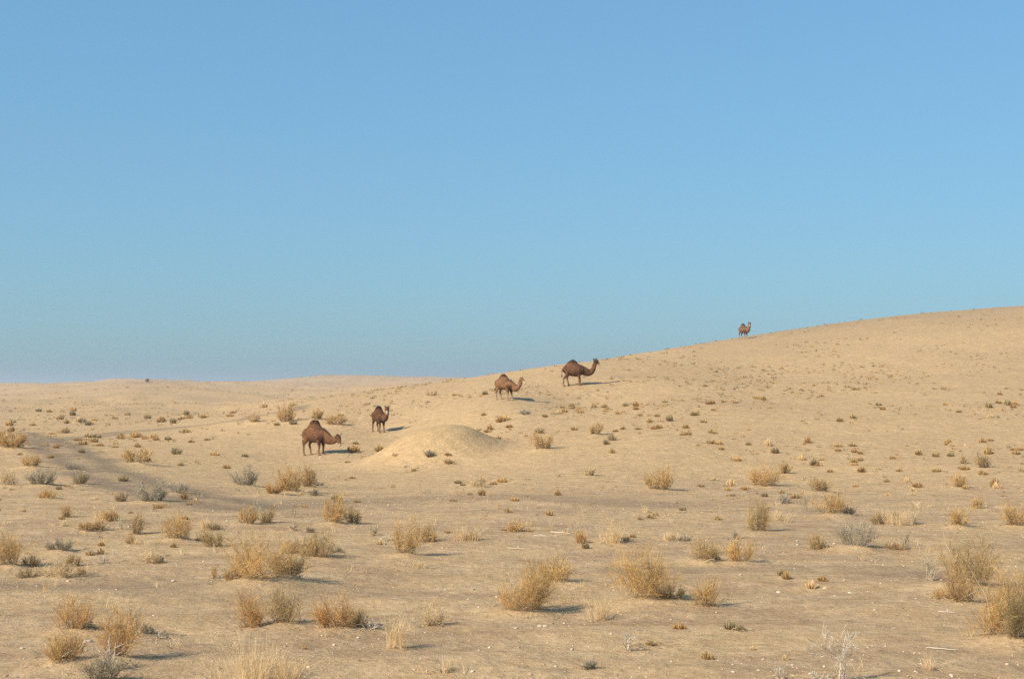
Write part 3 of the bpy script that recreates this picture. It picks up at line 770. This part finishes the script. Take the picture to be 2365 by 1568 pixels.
for q, i in enumerate(chosen):
    x, y, w = cand[i]; o = obj('small_dry_tuft', protos[q % 14])
    o.location = (x, y, zc[i] - .005); o.scale = (w, w, w * rt.uniform(.7, 1.2)); o.rotation_euler = (0, 0, rt.uniform(0, 6.28))
    lx, ly = PX[i], PY[i]; d2 = [((lx - a) ** 2 + ((ly - c) * 1.6) ** 2) for a, c, _ in LANDMARKS]; k = int(np.argmin(d2)); a, c, what = LANDMARKS[k]
    side = ('right of' if lx > a else 'left of') if abs(lx - a) > 1.3 * abs(ly - c) else ('in front of' if ly > c else 'behind')
    far = 'close ' if d2[k] < 70 ** 2 else ('well ' if d2[k] > 170 ** 2 else '')
    tag(o, '%s tuft %s%s %s' % (TONEWORD[TT[(q % 14) % 7]], far, side, what), 'tuft', 'small dry tufts on the sand')
rest = np.setdiff1d(np.arange(len(cand)), np.array(chosen))
b = Batch()
for i in rest:
    tuft_batch(b, cand[i, 2], cand[i, 2] * rt.uniform(.3, .6), (TT3 if nleft <= i < nleft2 else TT2)[int(rt.integers(0, 7))], 11 if nleft <= i < nleft2 else 18, rt, (cand[i, 0], cand[i, 1], zc[i]))
o = obj('scattered_tufts', b.mesh('scattered_tufts'), M_FOL)
tag(o, 'countless tiny dry tufts strewn over hill and plain', 'tufts', kind='stuff')

# thin straw standing singly between the shrubs
rg = np.random.default_rng(58); b = Batch(); n = 1500
yy = np.sqrt(rg.uniform(17 ** 2, 60 ** 2, n)); xx = rg.uniform(-.44, .44, n) * yy
keep = rg.uniform(0, 1, n) < smooth(-.1, .6, vnoise(xx / 4.5, yy / 3.2, 61) + .3 * vnoise(xx / 1.2, yy / 1.2, 62)); xx, yy = xx[keep], yy[keep]; zz = height(xx, yy)
for x, y, z in zip(xx, yy, zz):
    m = int(rg.integers(6, 22)); hh = rg.uniform(.06, .26)
    A = np.array([x, y, z - .01]) + np.concatenate([rg.normal(0, .05, (m, 2)), np.zeros((m, 1))], 1); d = np.concatenate([rg.normal(0, .35, (m, 2)), np.ones((m, 1))], 1) * (hh * rg.uniform(.4, 1, (m, 1)))
    b.ribbons(np.stack([A, A + d * .5, A + d * np.array([1.25, 1.25, .95])], 1), np.broadcast_to(np.array([.004, .0035, .002]) * (1 + y / 60), (m, 3)), tones('straw' if rg.uniform() < .7 else 'gold', m, rg), rg)
o = obj('thin_straw', b.mesh('thin_straw'), M_GRASS); tag(o, 'thin sparse straw standing between the shrubs', 'grass', kind='stuff')

# ------------------------------------------------------------------ stones
_ico_v = []
_g = (1 + 5 ** .5) / 2
for a_, b_ in ((1, _g), (1, -_g), (-1, _g), (-1, -_g)): _ico_v += [(0, a_, b_), (a_, b_, 0), (b_, 0, a_)]
ICO = np.array(_ico_v, float) / math.hypot(1, _g)
_d = np.linalg.norm(ICO[:, None] - ICO[None], axis=2)
_e = (_d > .1) & (_d < 1.1)
ICOF = []
for i_ in range(12):
    for j_ in range(i_ + 1, 12):
        for k_ in range(j_ + 1, 12):
            if _e[i_, j_] and _e[j_, k_] and _e[i_, k_]:
                n_ = np.cross(ICO[j_] - ICO[i_], ICO[k_] - ICO[i_])
                ICOF.append((i_, j_, k_) if n_ @ ICO[i_] > 0 else (i_, k_, j_))
ICOF = np.array(ICOF)
def stones(b, P, Rd, rng, pale):
    n = len(P)
    sc = Rd[:, None, None] * np.stack([rng.uniform(.8, 1.5, n), rng.uniform(.7, 1.2, n), rng.uniform(.45, .8, n)], 1)[:, None]
    v = ICO[None] * sc * rng.uniform(.72, 1.18, (n, 12, 1))
    a = rng.uniform(0, 6.28, n); c, s = np.cos(a)[:, None], np.sin(a)[:, None]
    v = np.stack([v[..., 0] * c - v[..., 1] * s, v[..., 0] * s + v[..., 1] * c, v[..., 2]], -1) + P[:, None]
    col = np.where(rng.uniform(0, 1, (n, 1)) < pale, np.array([[.62, .495, .365]]), np.array([[.38, .275, .175]])) * rng.uniform(.68, 1.1, (n, 1))
    b.add(v.reshape(-1, 3), np.repeat(col, 12, 0), t=(ICOF[None] + (np.arange(n) * 12)[:, None, None]).reshape(-1, 3))
BIGSTONES = [  # source pixels: x, y, width
 (208, 1776, 15, 'largest white stone at lower left, below a long pale shrub'),
 (530, 1776, 20, 'flat pale stone left of the largest left-half shrub'),
 (622, 1716, 11, 'pale stone, right one of the scatter left of the tall grey stems'),
 (540, 1727, 9, 'pale stone, left one of the scatter left of the tall grey stems'),
 (68, 1982, 20, 'white stone left of the lowest golden shrub at lower left'),
 (270, 1962, 34, 'flat pale stones between the lower left golden shrubs'),
 (355, 2045, 20, 'grey-white stone at the foot of the thin pale stems, bottom left'),
 (650, 2022, 14, 'pinkish white stone at bottom left on open sand'),
 (1577, 1920, 17, 'white stone, left of a pair below the big round shrub'),
 (1650, 1914, 20, 'flat white stone, right of a pair below the big round shrub'),
 (2263, 1757, 15, 'bright white stone alone right of the upright golden shrub'),
 (2016, 1686, 8, 'white stone behind the widest golden fan shrub'),
 (2145, 1631, 9, 'white stone right of the largest straw tuft'),
 (2598, 1812, 16, 'longest pale stone of the row on the right flat'),
 (2522, 1798, 18, 'flat pale stone at the left of the row on the right flat'),
 (2380, 1811, 20, 'flat pale stone left of the row on the right flat'),
 (2762, 1730, 8, 'white stone left of the loose tall olive-gold shrub'),
 (2438, 1665, 14, 'pale stone left of the gold-olive shrub on the right'),
 (2667, 1973, 11, 'cream stone right of the tall dead shrub'),
 (2332, 2016, 13, 'white stone left of the small dead twigs, bottom right'),
 (2908, 2064, 17, 'pinkish stone on the bottom edge right of the dead shrub'),
 (3078, 2030, 15, 'white stone under the biggest bush, bottom right'),
 (2318, 2048, 14, 'flat cream stone left of the dead twigs on the bottom edge'),
 (2806, 1916, 7, 'small white stone in open sand below the dense round shrub'),
 (258, 1441, 7, 'white stone on the shoulder of the dark track'),
 (741, 1560, 8, 'white stone left of the golden shrub below the orange clump'),
 (1278, 1589, 7, 'white stone on the dark track below the mound'),
 (672, 1855, 7, 'small white stone left of the orange shrub of the joined pair'),
 (1212, 1743, 9, 'pale stone below the tall golden shrub left of centre'),
]
for n_, (X, Y, w, label) in enumerate(BIGSTONES):
    rng = np.random.default_rng(300 + n_); p = hit(X * S, Y * S); r = w * np.hypot(p[0], p[1]) / FPX * S * .42
    bm = bmesh.new(); bmesh.ops.create_icosphere(bm, subdivisions=2, radius=1.0)
    ax = rng.normal(size=(7, 3)); ax /= np.linalg.norm(ax, axis=1, keepdims=True); cut = rng.uniform(.62, .9, 7)
    for v in bm.verts:
        c = np.array(v.co)
        for a, k in zip(ax, cut):
            e = c @ a
            if e > k: c = c - a * (e - k) * .85
        v.co = c * np.array([r * rng.uniform(.97, 1.03), r * .8, r * .55]) + np.array([0, 0, r * .12])
    me = bpy.data.meshes.new('stone'); bm.to_mesh(me); bm.free()
    at = me.color_attributes.new('Col', 'FLOAT_COLOR', 'POINT'); cc = np.ones((len(me.vertices), 4), np.float32)
    cc[:, :3] = np.array([.56, .455, .345]) * rng.uniform(.85, 1.08); at.data.foreach_set('color', cc.ravel())
    o = obj('stone', me, M_STONE); o.location = p; o.rotation_euler = (0, 0, rng.uniform(-.5, .5))
    tag(o, label, 'stone', 'pale stones')
rs = np.random.default_rng(91)
n = 19000; yy = np.sqrt(rs.uniform(16 ** 2, 62 ** 2, n)); xx = rs.uniform(-.44, .44, n) * yy
dn = smooth(-.15, .55, vnoise(xx / 6, yy / 2.6, 41) + .45 * vnoise(xx / 1.5, yy / 1.1, 42))
m = rs.uniform(0, 1, n) < dn * .8 + .10; xx, yy = xx[m], yy[m]
rad = np.exp(rs.normal(math.log(.011), .50, len(xx))); rad = np.clip(rad, .005, .045)
b = Batch(); stones(b, np.stack([xx, yy, height(xx, yy) + rad * .15], 1), rad, rs, .62)
n = 1600; yy = np.sqrt(rs.uniform(60 ** 2, 180 ** 2, n)); xx = rs.uniform(-.44, .44, n) * yy; rad = np.clip(np.exp(rs.normal(math.log(.024), .4, n)), .012, .07)
stones(b, np.stack([xx, yy, height(xx, yy) + rad * .1], 1), rad, rs, .6)
o = obj('gravel', b.mesh('gravel'), M_STONE); tag(o, 'pale pebbles and grit strewn over the sand', 'gravel', kind='stuff')
# fallen twigs and straw litter, thickest under the shrubs
base_xy = np.concatenate([sp[1][:2] + rs.normal(0, .38 * sp[2] + .05, (28, 2)) + np.array([.12 * sp[2], .05]) for sp in SPOTS if sp[6] < 75])
n = 5200; yy = np.sqrt(rs.uniform(16 ** 2, 75 ** 2, n)); xx = rs.uniform(-.44, .44, n) * yy
m = rs.uniform(0, 1, n) < smooth(-.4, .6, vnoise(xx / 4, yy / 3, 51)); xx, yy = np.concatenate([xx[m], base_xy[:, 0]]), np.concatenate([yy[m], base_xy[:, 1]]); n = len(xx)
a = rs.uniform(0, 6.28, n); Lg = np.exp(rs.normal(math.log(.09), .5, n))
A = np.stack([xx, yy, height(xx, yy) + .008], 1); ex, ey = xx + np.cos(a) * Lg, yy + np.sin(a) * Lg
E = np.stack([ex, ey, height(ex, ey) + .01 + Lg * rs.uniform(0, .5, n)], 1)
mid = (A + E) / 2 + np.stack([rs.normal(0, .1, n) * Lg, rs.normal(0, .1, n) * Lg, rs.uniform(0, .15, n) * Lg], 1)
b = Batch(); col = np.where(rs.uniform(0, 1, (n, 1)) < .6, np.array([[.55, .42, .25]]), np.array([[.24, .175, .10]])) * rs.uniform(.8, 1.15, (n, 1))
b.ribbons(np.stack([A, mid, E], 1), np.broadcast_to(np.array([.008, .008, .004]), (n, 3)) * rs.uniform(.7, 1.7, (n, 1)), col, rs)
o = obj('straw_litter', b.mesh('straw_litter'), M_GRASS); tag(o, 'dry straw and twig litter on the sand', 'litter', kind='stuff')
for n_, (x0, y0, x1, y1, label) in enumerate([
  (1632, 1638, 1675, 1640, 'long bleached stick lying on the centre flat, left one'),
  (1682, 1626, 1738, 1632, 'long bleached stick lying on the centre flat, right one'),
  (1552, 1676, 1602, 1678, 'bleached stick lying below two others on the centre flat'),
  (2868, 1871, 2922, 1874, 'bleached stick lying on the sand left of the biggest bush'),
  (2834, 1982, 2925, 1989, 'long pale stick lying near the bottom right'),
  (2280, 1504, 2312, 1500, 'pale stick lying left of the broad golden shrub at the hill foot'),
  (225, 1683, 272, 1678, 'pale sticks lying beside the low dark grey-green shrub')]):
    rng = np.random.default_rng(600 + n_); p, q = hit(x0 * S, y0 * S), hit(x1 * S, y1 * S)
    t = np.linspace(0, 1, 9)[:, None]; P = p + (q - p) * t; L_ = np.linalg.norm(q - p)
    P[:, :2] += np.cumsum(rng.normal(0, L_ * .018, (9, 2)), 0); P[:, 2] = height(P[:, 0], P[:, 1]) + .016
    b = Batch(); b.tubes((P - p)[None], np.linspace(.014, .006, 9)[None], tones('pale', 1, rng), 5)
    fk = (P[5] - p); e = fk + np.array([rng.normal(0, .1) * L_, rng.uniform(.1, .2) * L_, .05]); b.tubes(np.stack([fk, (fk + e) / 2 + .01, e])[None], np.array([[.008, .006, .003]]), tones('pale', 1, rng), 4)
    o = obj('fallen_stick', b.mesh('fallen_stick'), M_DEAD); o.location = p; tag(o, label, 'stick', 'fallen sticks')

# ------------------------------------------------------------------ camels
M_CAMEL = attr_mat('camel_hide', rough=.85, grain=.28, scale=26, spec=.1)
M_WOOL = attr_mat('camel_wool', rough=.9, grain=.15, spec=.08)
M_EYE, _, _b = new_mat('camel_eye'); _b.inputs['Base Color'].default_value = (.012, .008, .006, 1); _b.inputs['Roughness'].default_value = .15
_th = np.linspace(0, math.pi, 9)[1:-1]; _ph = np.arange(14) * 2 * math.pi / 14
SPH_V = np.vstack([[[0, 0, 1.0]], np.stack([np.outer(np.sin(_th), np.cos(_ph)), np.outer(np.sin(_th), np.sin(_ph)), np.outer(np.cos(_th), np.ones(14))], -1).reshape(-1, 3), [[0, 0, -1.0]]])
_nr = len(_th); _j = np.arange(14); _j2 = (_j + 1) % 14
SPH_Q = np.concatenate([np.stack([1 + r * 14 + _j, 1 + (r + 1) * 14 + _j, 1 + (r + 1) * 14 + _j2, 1 + r * 14 + _j2], 1) for r in range(_nr - 1)])
SPH_T = np.concatenate([np.stack([np.zeros(14, int), 1 + _j, 1 + _j2], 1), np.stack([np.full(14, len(SPH_V) - 1), 1 + (_nr - 1) * 14 + _j2, 1 + (_nr - 1) * 14 + _j], 1)])
def ell(bt, c, r, R=None):
    v = SPH_V * np.array(r)
    if R is not None: v = v @ np.array(R).T
    bt.add(v + np.array(c), np.zeros_like(v), q=SPH_Q, t=SPH_T)
def chain(bm, pts, close=.3):
    """pts: (x, y, z, lateral radius, profile radius); ellipsoids close enough to melt into one limb"""
    pts = np.array(pts, float)
    for a, b_ in zip(pts[:-1], pts[1:]):
        n = max(2, int(np.linalg.norm(b_[:3] - a[:3]) / (close * min(a[4], b_[4]))))
        for t in np.linspace(0, 1, n, endpoint=False):
            p = a + (b_ - a) * t; ell(bm, p[:3], (p[4], p[3], p[4]))
    p = pts[-1]; ell(bm, p[:3], (p[4], p[3], p[4]))
def curve(pts, n=10):
    """smooth path through the neck joints (Catmull-Rom)"""
    P = np.array(pts, float); P = np.vstack([2 * P[0] - P[1], P, 2 * P[-1] - P[-2]]); out = []
    for i in range(1, len(P) - 2):
        for t in np.linspace(0, 1, n, endpoint=False):
            out.append(.5 * ((2 * P[i]) + (-P[i-1] + P[i+1]) * t + (2*P[i-1] - 5*P[i] + 4*P[i+1] - P[i+2]) * t * t + (-P[i-1] + 3*P[i] - 3*P[i+1] + P[i+2]) * t ** 3))
    out.append(P[-2]); return np.array(out)
def camel(label, px, py, hump_px, yaw, neck, head_dir, feet, coat, hump, seed, belly=1.0, face=None, drop=.08):
    """px, py: ground under the body; hump_px: photo height of the hump; neck: joints (x, y, z, lateral r, profile r)"""
    rng = np.random.default_rng(seed)
    g = hit(px, py); D = float(np.hypot(g[0], g[1])); s = hump_px * D / FPX / 2.0
    root = obj('camel', None); root.location = g; root.rotation_euler = (0, 0, yaw); root.scale = (s, s, s)
    tag(root, label, 'camel', 'camels on the slope')
    def ground_z(x, y):
        X = g[0] + s * (x * math.cos(yaw) - y * math.sin(yaw)); Y = g[1] + s * (x * math.sin(yaw) + y * math.cos(yaw))
        return float(height(X, Y) - g[2]) / s
    bm = Batch()
    tilt = (ground_z(.45, 0) - ground_z(-.55, 0)) / 1.0          # the trunk follows the slope a little
    up = lambda x: x * tilt * .75 - drop
    B_ = belly
    chain(bm, [(-.68, 0, 1.33 + up(-.68), .18, .19), (-.52, 0, 1.33 + up(-.52), .27, .28), (-.3, 0, 1.29 + up(-.3), .34, .36 * B_), (-.02, 0, 1.25 + up(0), .385, .42 * B_),
               (.28, 0, 1.23 + up(.28), .375, .435 * B_), (.50, 0, 1.22 + up(.5), .32, .39), (.66, 0, 1.18 + up(.66), .23, .28)])
    for (x, z, ry, rx, rz) in hump: ell(bm, (x, 0, z + up(x) + drop), (rx, ry, rz))
    nk = curve([(.5, 0, 1.36 + up(.5), .23, .29)] + [(x, y, z + up(.7), a, r) for x, y, z, a, r in neck], 8)
    chain(bm, nk, .25)
    # head
    hd = Vector(head_dir).normalized(); side = hd.cross(Vector((0, 0, 1))).normalized(); top = side.cross(hd).normalized()
    R = Matrix((hd, side, top)).transposed()
    h0 = Vector(nk[-1][:3])
    H = lambda f, l, u: h0 + hd * f + side * l + top * u
    Z_ = 1.28
    H = lambda f, l, u: h0 + (hd * f + side * l + top * u) * Z_
    hz = lambda f, l, u, a, c, d: ell(bm, H(f, l, u), (a * Z_, c * Z_, d * Z_), R)
    hz(.05, 0, .045, .145, .105, .125); hz(.17, 0, .03, .13, .088, .10)
    hz(.28, 0, .0, .12, .070, .076); hz(.37, 0, -.02, .075, .066, .066)
    hz(.18, 0, -.06, .15, .05, .055); hz(.36, 0, -.08, .05, .042, .032)
    for l in (-1, 1):
        hz(.10, l * .08, .095, .04, .03, .03); hz(-.05, l * .11, .16, .03, .022, .07)
    # legs: feet stand on the ground below them
    for q, (fx, fy) in enumerate(feet):
        gz = ground_z(fx, fy); sgn = 1 if fy > 0 else -1
        if q < 2:      # fore
            chain(bm, [(.48, sgn * .17, 1.22 + up(.48), .13, .20), (.44, sgn * .19, 1.0 + up(.44), .10, .13), (.42 + (fx - .45) * .3, sgn * .17, .84 + up(.4) * .8, .105, .135), (.46 + (fx - .45) * .6, sgn * .15, .52 + gz * .6, .076, .080),
                       (.46 + (fx - .45) * .7, sgn * .15, .46 + gz * .7, .064, .064), (fx - .01, fy, .22 + gz, .058, .058), (fx, fy, .10 + gz, .055, .055)])
        else:          # hind: stifle forward and high, hock back and low
            chain(bm, [(-.52, sgn * .14, 1.36 + up(-.52), .15, .22), (-.46, sgn * .19, 1.14 + up(-.46), .13, .19), (-.44 + (fx + .6) * .3, sgn * .19, .96 + up(-.4) * .9, .105, .15), (-.60 + (fx + .6) * .6, sgn * .16, .66 + gz * .5, .07, .085),
                       (-.64 + (fx + .6) * .75, sgn * .15, .56 + gz * .6, .062, .072), (fx + .00, fy, .24 + gz, .057, .060), (fx + .01, fy, .10 + gz, .05, .05)])
        ell(bm, (fx + .05, fy, .045 + gz), (.115, .085, .055))
    me0 = bm.mesh('camel_raw')
    tmp = bpy.data.objects.new('camel_raw', me0); COL.objects.link(tmp)
    md = tmp.modifiers.new('r', 'REMESH'); md.mode = 'VOXEL'; md.voxel_size = .027; md.use_smooth_shade = True
    ms = tmp.modifiers.new('s', 'SMOOTH'); ms.factor = .5; ms.iterations = 4
    dg = bpy.context.evaluated_depsgraph_get(); me = bpy.data.meshes.new_from_object(tmp.evaluated_get(dg))
    bpy.data.objects.remove(tmp); bpy.data.meshes.remove(me0); me.name = 'camel_body'
    nv = len(me.vertices); co = np.zeros(nv * 3, np.float32); me.vertices.foreach_get('co', co); co = co.reshape(-1, 3).astype(float)
    no = np.zeros(nv * 3, np.float32); me.vertices.foreach_get('normal', no); no = no.reshape(-1, 3).astype(float)
    lump = vnoise(co[:, 0] * 9 + co[:, 1] * 5, co[:, 2] * 9 + co[:, 1] * 7, seed) * .010 + vnoise(co[:, 0] * 24, co[:, 2] * 24 + co[:, 1] * 20, seed + 1) * .006
    woolly = smooth(.75, 1.0, co[:, 2]); co += no * (lump * (.25 + .75 * woolly))[:, None]
    me.vertices.foreach_set('co', co.astype(np.float32).ravel())
    # hide: dark crest on the hump and neck, tan shins, pale muzzle; shade painted on chest, forelegs and belly
    base, dark, shin, muz = [np.array(c) for c in coat]
    def hide(p, n):
        n1 = .5 + .5 * vnoise(p[:, 0] * 4, p[:, 2] * 4 + p[:, 1] * 3, seed + 2); n2 = .5 + .5 * vnoise(p[:, 0] * 13, p[:, 2] * 11 + p[:, 1] * 9, seed + 3)
        c = base * (.72 + .42 * n1 + .28 * n2)[:, None]
        k = smooth(.35, .85, n[:, 2]) * smooth(.95, 1.15, p[:, 2]) * .75; c = c + (dark - c) * k[:, None]                    # dark back line
        k = .65 * smooth(1.62, 1.95, p[:, 2] - p[:, 0] * tilt * .75 + .05 * (n1 - .5)) * (np.abs(p[:, 0] + .05) < .5); c = c + (dark - c) * k[:, None]
        k = smooth(-.35, -.8, n[:, 2]) * smooth(.62, .8, p[:, 2]) * .6; c = c + (dark - c) * k[:, None]                      # dark throat, and underside shade painted on the belly
        fore = smooth(.34, .50, p[:, 0]) * smooth(1.30, .95, p[:, 2]) * smooth(.45, .6, p[:, 2]); c = c + (dark - c) * (fore * .75 * (p[:, 0] < .80))[:, None]  # shaded chest and forelegs, put into the coat colour
        k = smooth(.62, .40, p[:, 2]) * (p[:, 0] < .85); c = c + (shin - c) * k[:, None]
        hp = p - np.array(h0); f = hp @ np.array(hd); r = np.linalg.norm(hp - f[:, None] * np.array(hd), axis=1)
        inh = (r < .13) & (f > -.14) & (f < .60)
        c = np.where((inh & (f < .12))[:, None], c * .4 + dark * .6, c)
        k = smooth(face[0], face[1], f) * inh if face else smooth(.20, .34, f) * inh
        return c + (muz - c) * k[:, None]
    at = me.color_attributes.new('Col', 'FLOAT_COLOR', 'POINT'); cc = np.ones((nv, 4), np.float32); cc[:, :3] = hide(co, no); at.data.foreach_set('color', cc.ravel())
    me.materials.clear(); body = obj('body', me, M_CAMEL, root)
    # wool standing off the hide
    nw = 5200; pr = (.15 + woolly + 2.2 * smooth(1.68, 1.85, co[:, 2]) + 1.2 * ((co[:, 0] > .7) & (no[:, 2] < -.2) & (co[:, 2] > .6))); hp = co - np.array(h0); pr = np.where(hp @ np.array(hd) > .05, pr * .12, pr)
    i = rng.choice(nv, nw, p=pr / pr.sum()); P = co[i]; d = no[i] * .55 + np.array([-.25, 0, -.6]) * np.where(co[i, 2:3] > 1.7, -.2, 1.0) + rng.normal(0, .22, (nw, 3)); d /= np.linalg.norm(d, axis=1, keepdims=True)
    b = Batch(); b.leaves(P - no[i] * .006, d, rng.uniform(.03, .07, nw), rng.uniform(.010, .018, nw), hide(P, no[i]) * rng.uniform(.7, 1.35, (nw, 1)), rng)
    obj('wool', b.mesh('wool'), M_WOOL, root)
    # tail with a tuft
    b = Batch(); tz = 1.40 + up(-.8); tp = np.array([(-.80, 0, tz), (-.88, 0, tz - .10), (-.89, .01, tz - .28), (-.87, .02, tz - .46)])
    b.tubes(tp[None], np.array([[.035, .026, .018, .014]]), base[None] * .9, 6); nt2 = 60
    A = tp[-1] + rng.normal(0, .012, (nt2, 3)); b.ribbons(np.stack([A, A + np.array([0, 0, -.08]) + rng.normal(0, .015, (nt2, 3)), A + np.array([0, 0, -.17]) + rng.normal(0, .025, (nt2, 3))], 1), np.broadcast_to(np.array([.008, .01, .004]), (nt2, 3)), np.tile(dark, (nt2, 1)), rng)
    obj('tail', b.mesh('tail'), M_WOOL, root)
    for l in (-1, 1):
        bm = bmesh.new(); bmesh.ops.create_uvsphere(bm, u_segments=10, v_segments=7, radius=.019); me = bpy.data.meshes.new('eye'); bm.to_mesh(me); bm.free()
        e = obj('eye', me, M_EYE, root); e.location = H(.135, l * .092, .068)
    return root
BRN = ((.160, .075, .034), (.042, .021, .013), (.22, .130, .072), (.46, .38, .29))
BRN_D = ((.118, .053, .025), (.036, .018, .012), (.18, .105, .06), (.42, .355, .285))
BRN_M = ((.205, .104, .049), (.050, .024, .015), (.34, .21, .12), (.48, .37, .24))
BRN_R = ((.175, .090, .045), (.070, .030, .018), (.30, .19, .115), (.34, .25, .17))
HUMP_BIG = [(-.06, 1.42, .30, .62, .30), (-.05, 1.56, .25, .50, .27), (-.04, 1.69, .19, .37, .22), (-.03, 1.80, .13, .23, .16)]
HUMP_FLAT = [(-.02, 1.36, .30, .62, .32), (.00, 1.50, .26, .50, .29), (.00, 1.62, .21, .39, .25), (.00, 1.73, .17, .29, .20), (-.10, 1.84, .12, .155, .12), (.10, 1.84, .12, .155, .12)]
HUMP_CAP = [(-.06, 1.40, .30, .58, .30), (-.08, 1.56, .24, .45, .26), (-.09, 1.70, .17, .31, .20), (-.10, 1.84, .12, .19, .12)]
STAND = [(.47, .15), (.52, -.15), (-.52, .15), (-.66, -.15)]
# grazing: neck stretched low and level, head turned down to the ground
camel('dark brown camel grazing with lowered head at the foot of the slope', 727, 1051, 81, math.radians(-31),
      [(.78, 0, 1.12, .20, .33), (1.04, 0, .98, .16, .26), (1.28, 0, .93, .13, .20), (1.50, 0, 1.02, .11, .16), (1.60, 0, 1.12, .10, .13)], (.50, -.12, -.80),
      [(.50, .14), (.40, -.15), (-.42, .15), (-.68, -.15)], BRN, HUMP_FLAT, 11, belly=1.05, face=(.40, .48), drop=.11)
# looking at the camera
camel('darkest camel with a white face looking at the viewer, behind the mound', 875, 998, 61, math.radians(-57),
      [(.80, .02, 1.20, .23, .31), (.96, .06, 1.28, .20, .26), (1.04, .10, 1.50, .17, .20), (1.07, .12, 1.72, .145, .165), (1.08, .12, 1.86, .13, .135)], (.56, -.34, -.58),
      [(.50, .17), (.44, -.17), (-.50, .18), (-.66, -.18)], BRN_D, HUMP_BIG, 12, face=(.16, .26))
camel('lighter brown camel with a dark-capped hump and raised head, right of the middle', 1165, 923, 60, math.radians(-34),
      [(.84, 0, 1.08, .19, .30), (1.10, 0, 1.00, .16, .24), (1.34, 0, 1.16, .14, .18), (1.46, 0, 1.42, .12, .15), (1.52, 0, 1.60, .11, .13)], (.86, 0, -.42),
      [(.62, .15), (.40, -.15), (-.44, .15), (-.66, -.15)], BRN_M, HUMP_CAP, 13)
camel('big dark brown camel with a rounded hump climbing the slope', 1324, 891, 61, math.radians(10),
      [(.88, 0, 1.14, .20, .31), (1.16, 0, 1.03, .17, .25), (1.44, 0, 1.14, .15, .21), (1.60, 0, 1.42, .13, .17), (1.68, 0, 1.70, .12, .15), (1.71, 0, 1.84, .11, .12)], (.62, .55, -.10),
      [(.58, .15), (.40, -.15), (-.36, .15), (-.78, -.15)], BRN, HUMP_BIG, 14, belly=1.14, drop=.07)
camel('small distant reddish camel standing alone on the skyline', 1717, 783, 36, math.radians(-60),
      [(.84, 0, 1.16, .22, .32), (1.02, 0, 1.28, .19, .26), (1.14, 0, 1.54, .17, .21), (1.20, 0, 1.78, .15, .17), (1.22, 0, 1.90, .13, .14)], (.6, -.45, -.42),
      [(.50, .15), (.44, -.15), (-.50, .15), (-.62, -.15)], BRN_R, HUMP_CAP, 15)

# ------------------------------------------------------------------ thin desert haze
bm = bmesh.new(); bmesh.ops.create_cube(bm, size=1.0, matrix=Matrix.Translation((0, 3440, 6.0)) @ Matrix.Diagonal((17200, 7140, 40, 1)))
me = bpy.data.meshes.new('haze'); bm.to_mesh(me); bm.free()
mh = bpy.data.materials.new('haze_air'); mh.use_nodes = True; hn = mh.node_tree; hn.nodes.clear()
pv = hn.nodes.new('ShaderNodeVolumePrincipled'); pv.inputs['Color'].default_value = (.80, .87, .93, 1); pv.inputs['Density'].default_value = .00035; pv.inputs['Anisotropy'].default_value = .2
mo = hn.nodes.new('ShaderNodeOutputMaterial'); hn.links.new(pv.outputs[0], mo.inputs['Volume'])
o = obj('haze', me, mh); tag(o, 'thin pale haze over the desert', 'haze', kind='stuff')
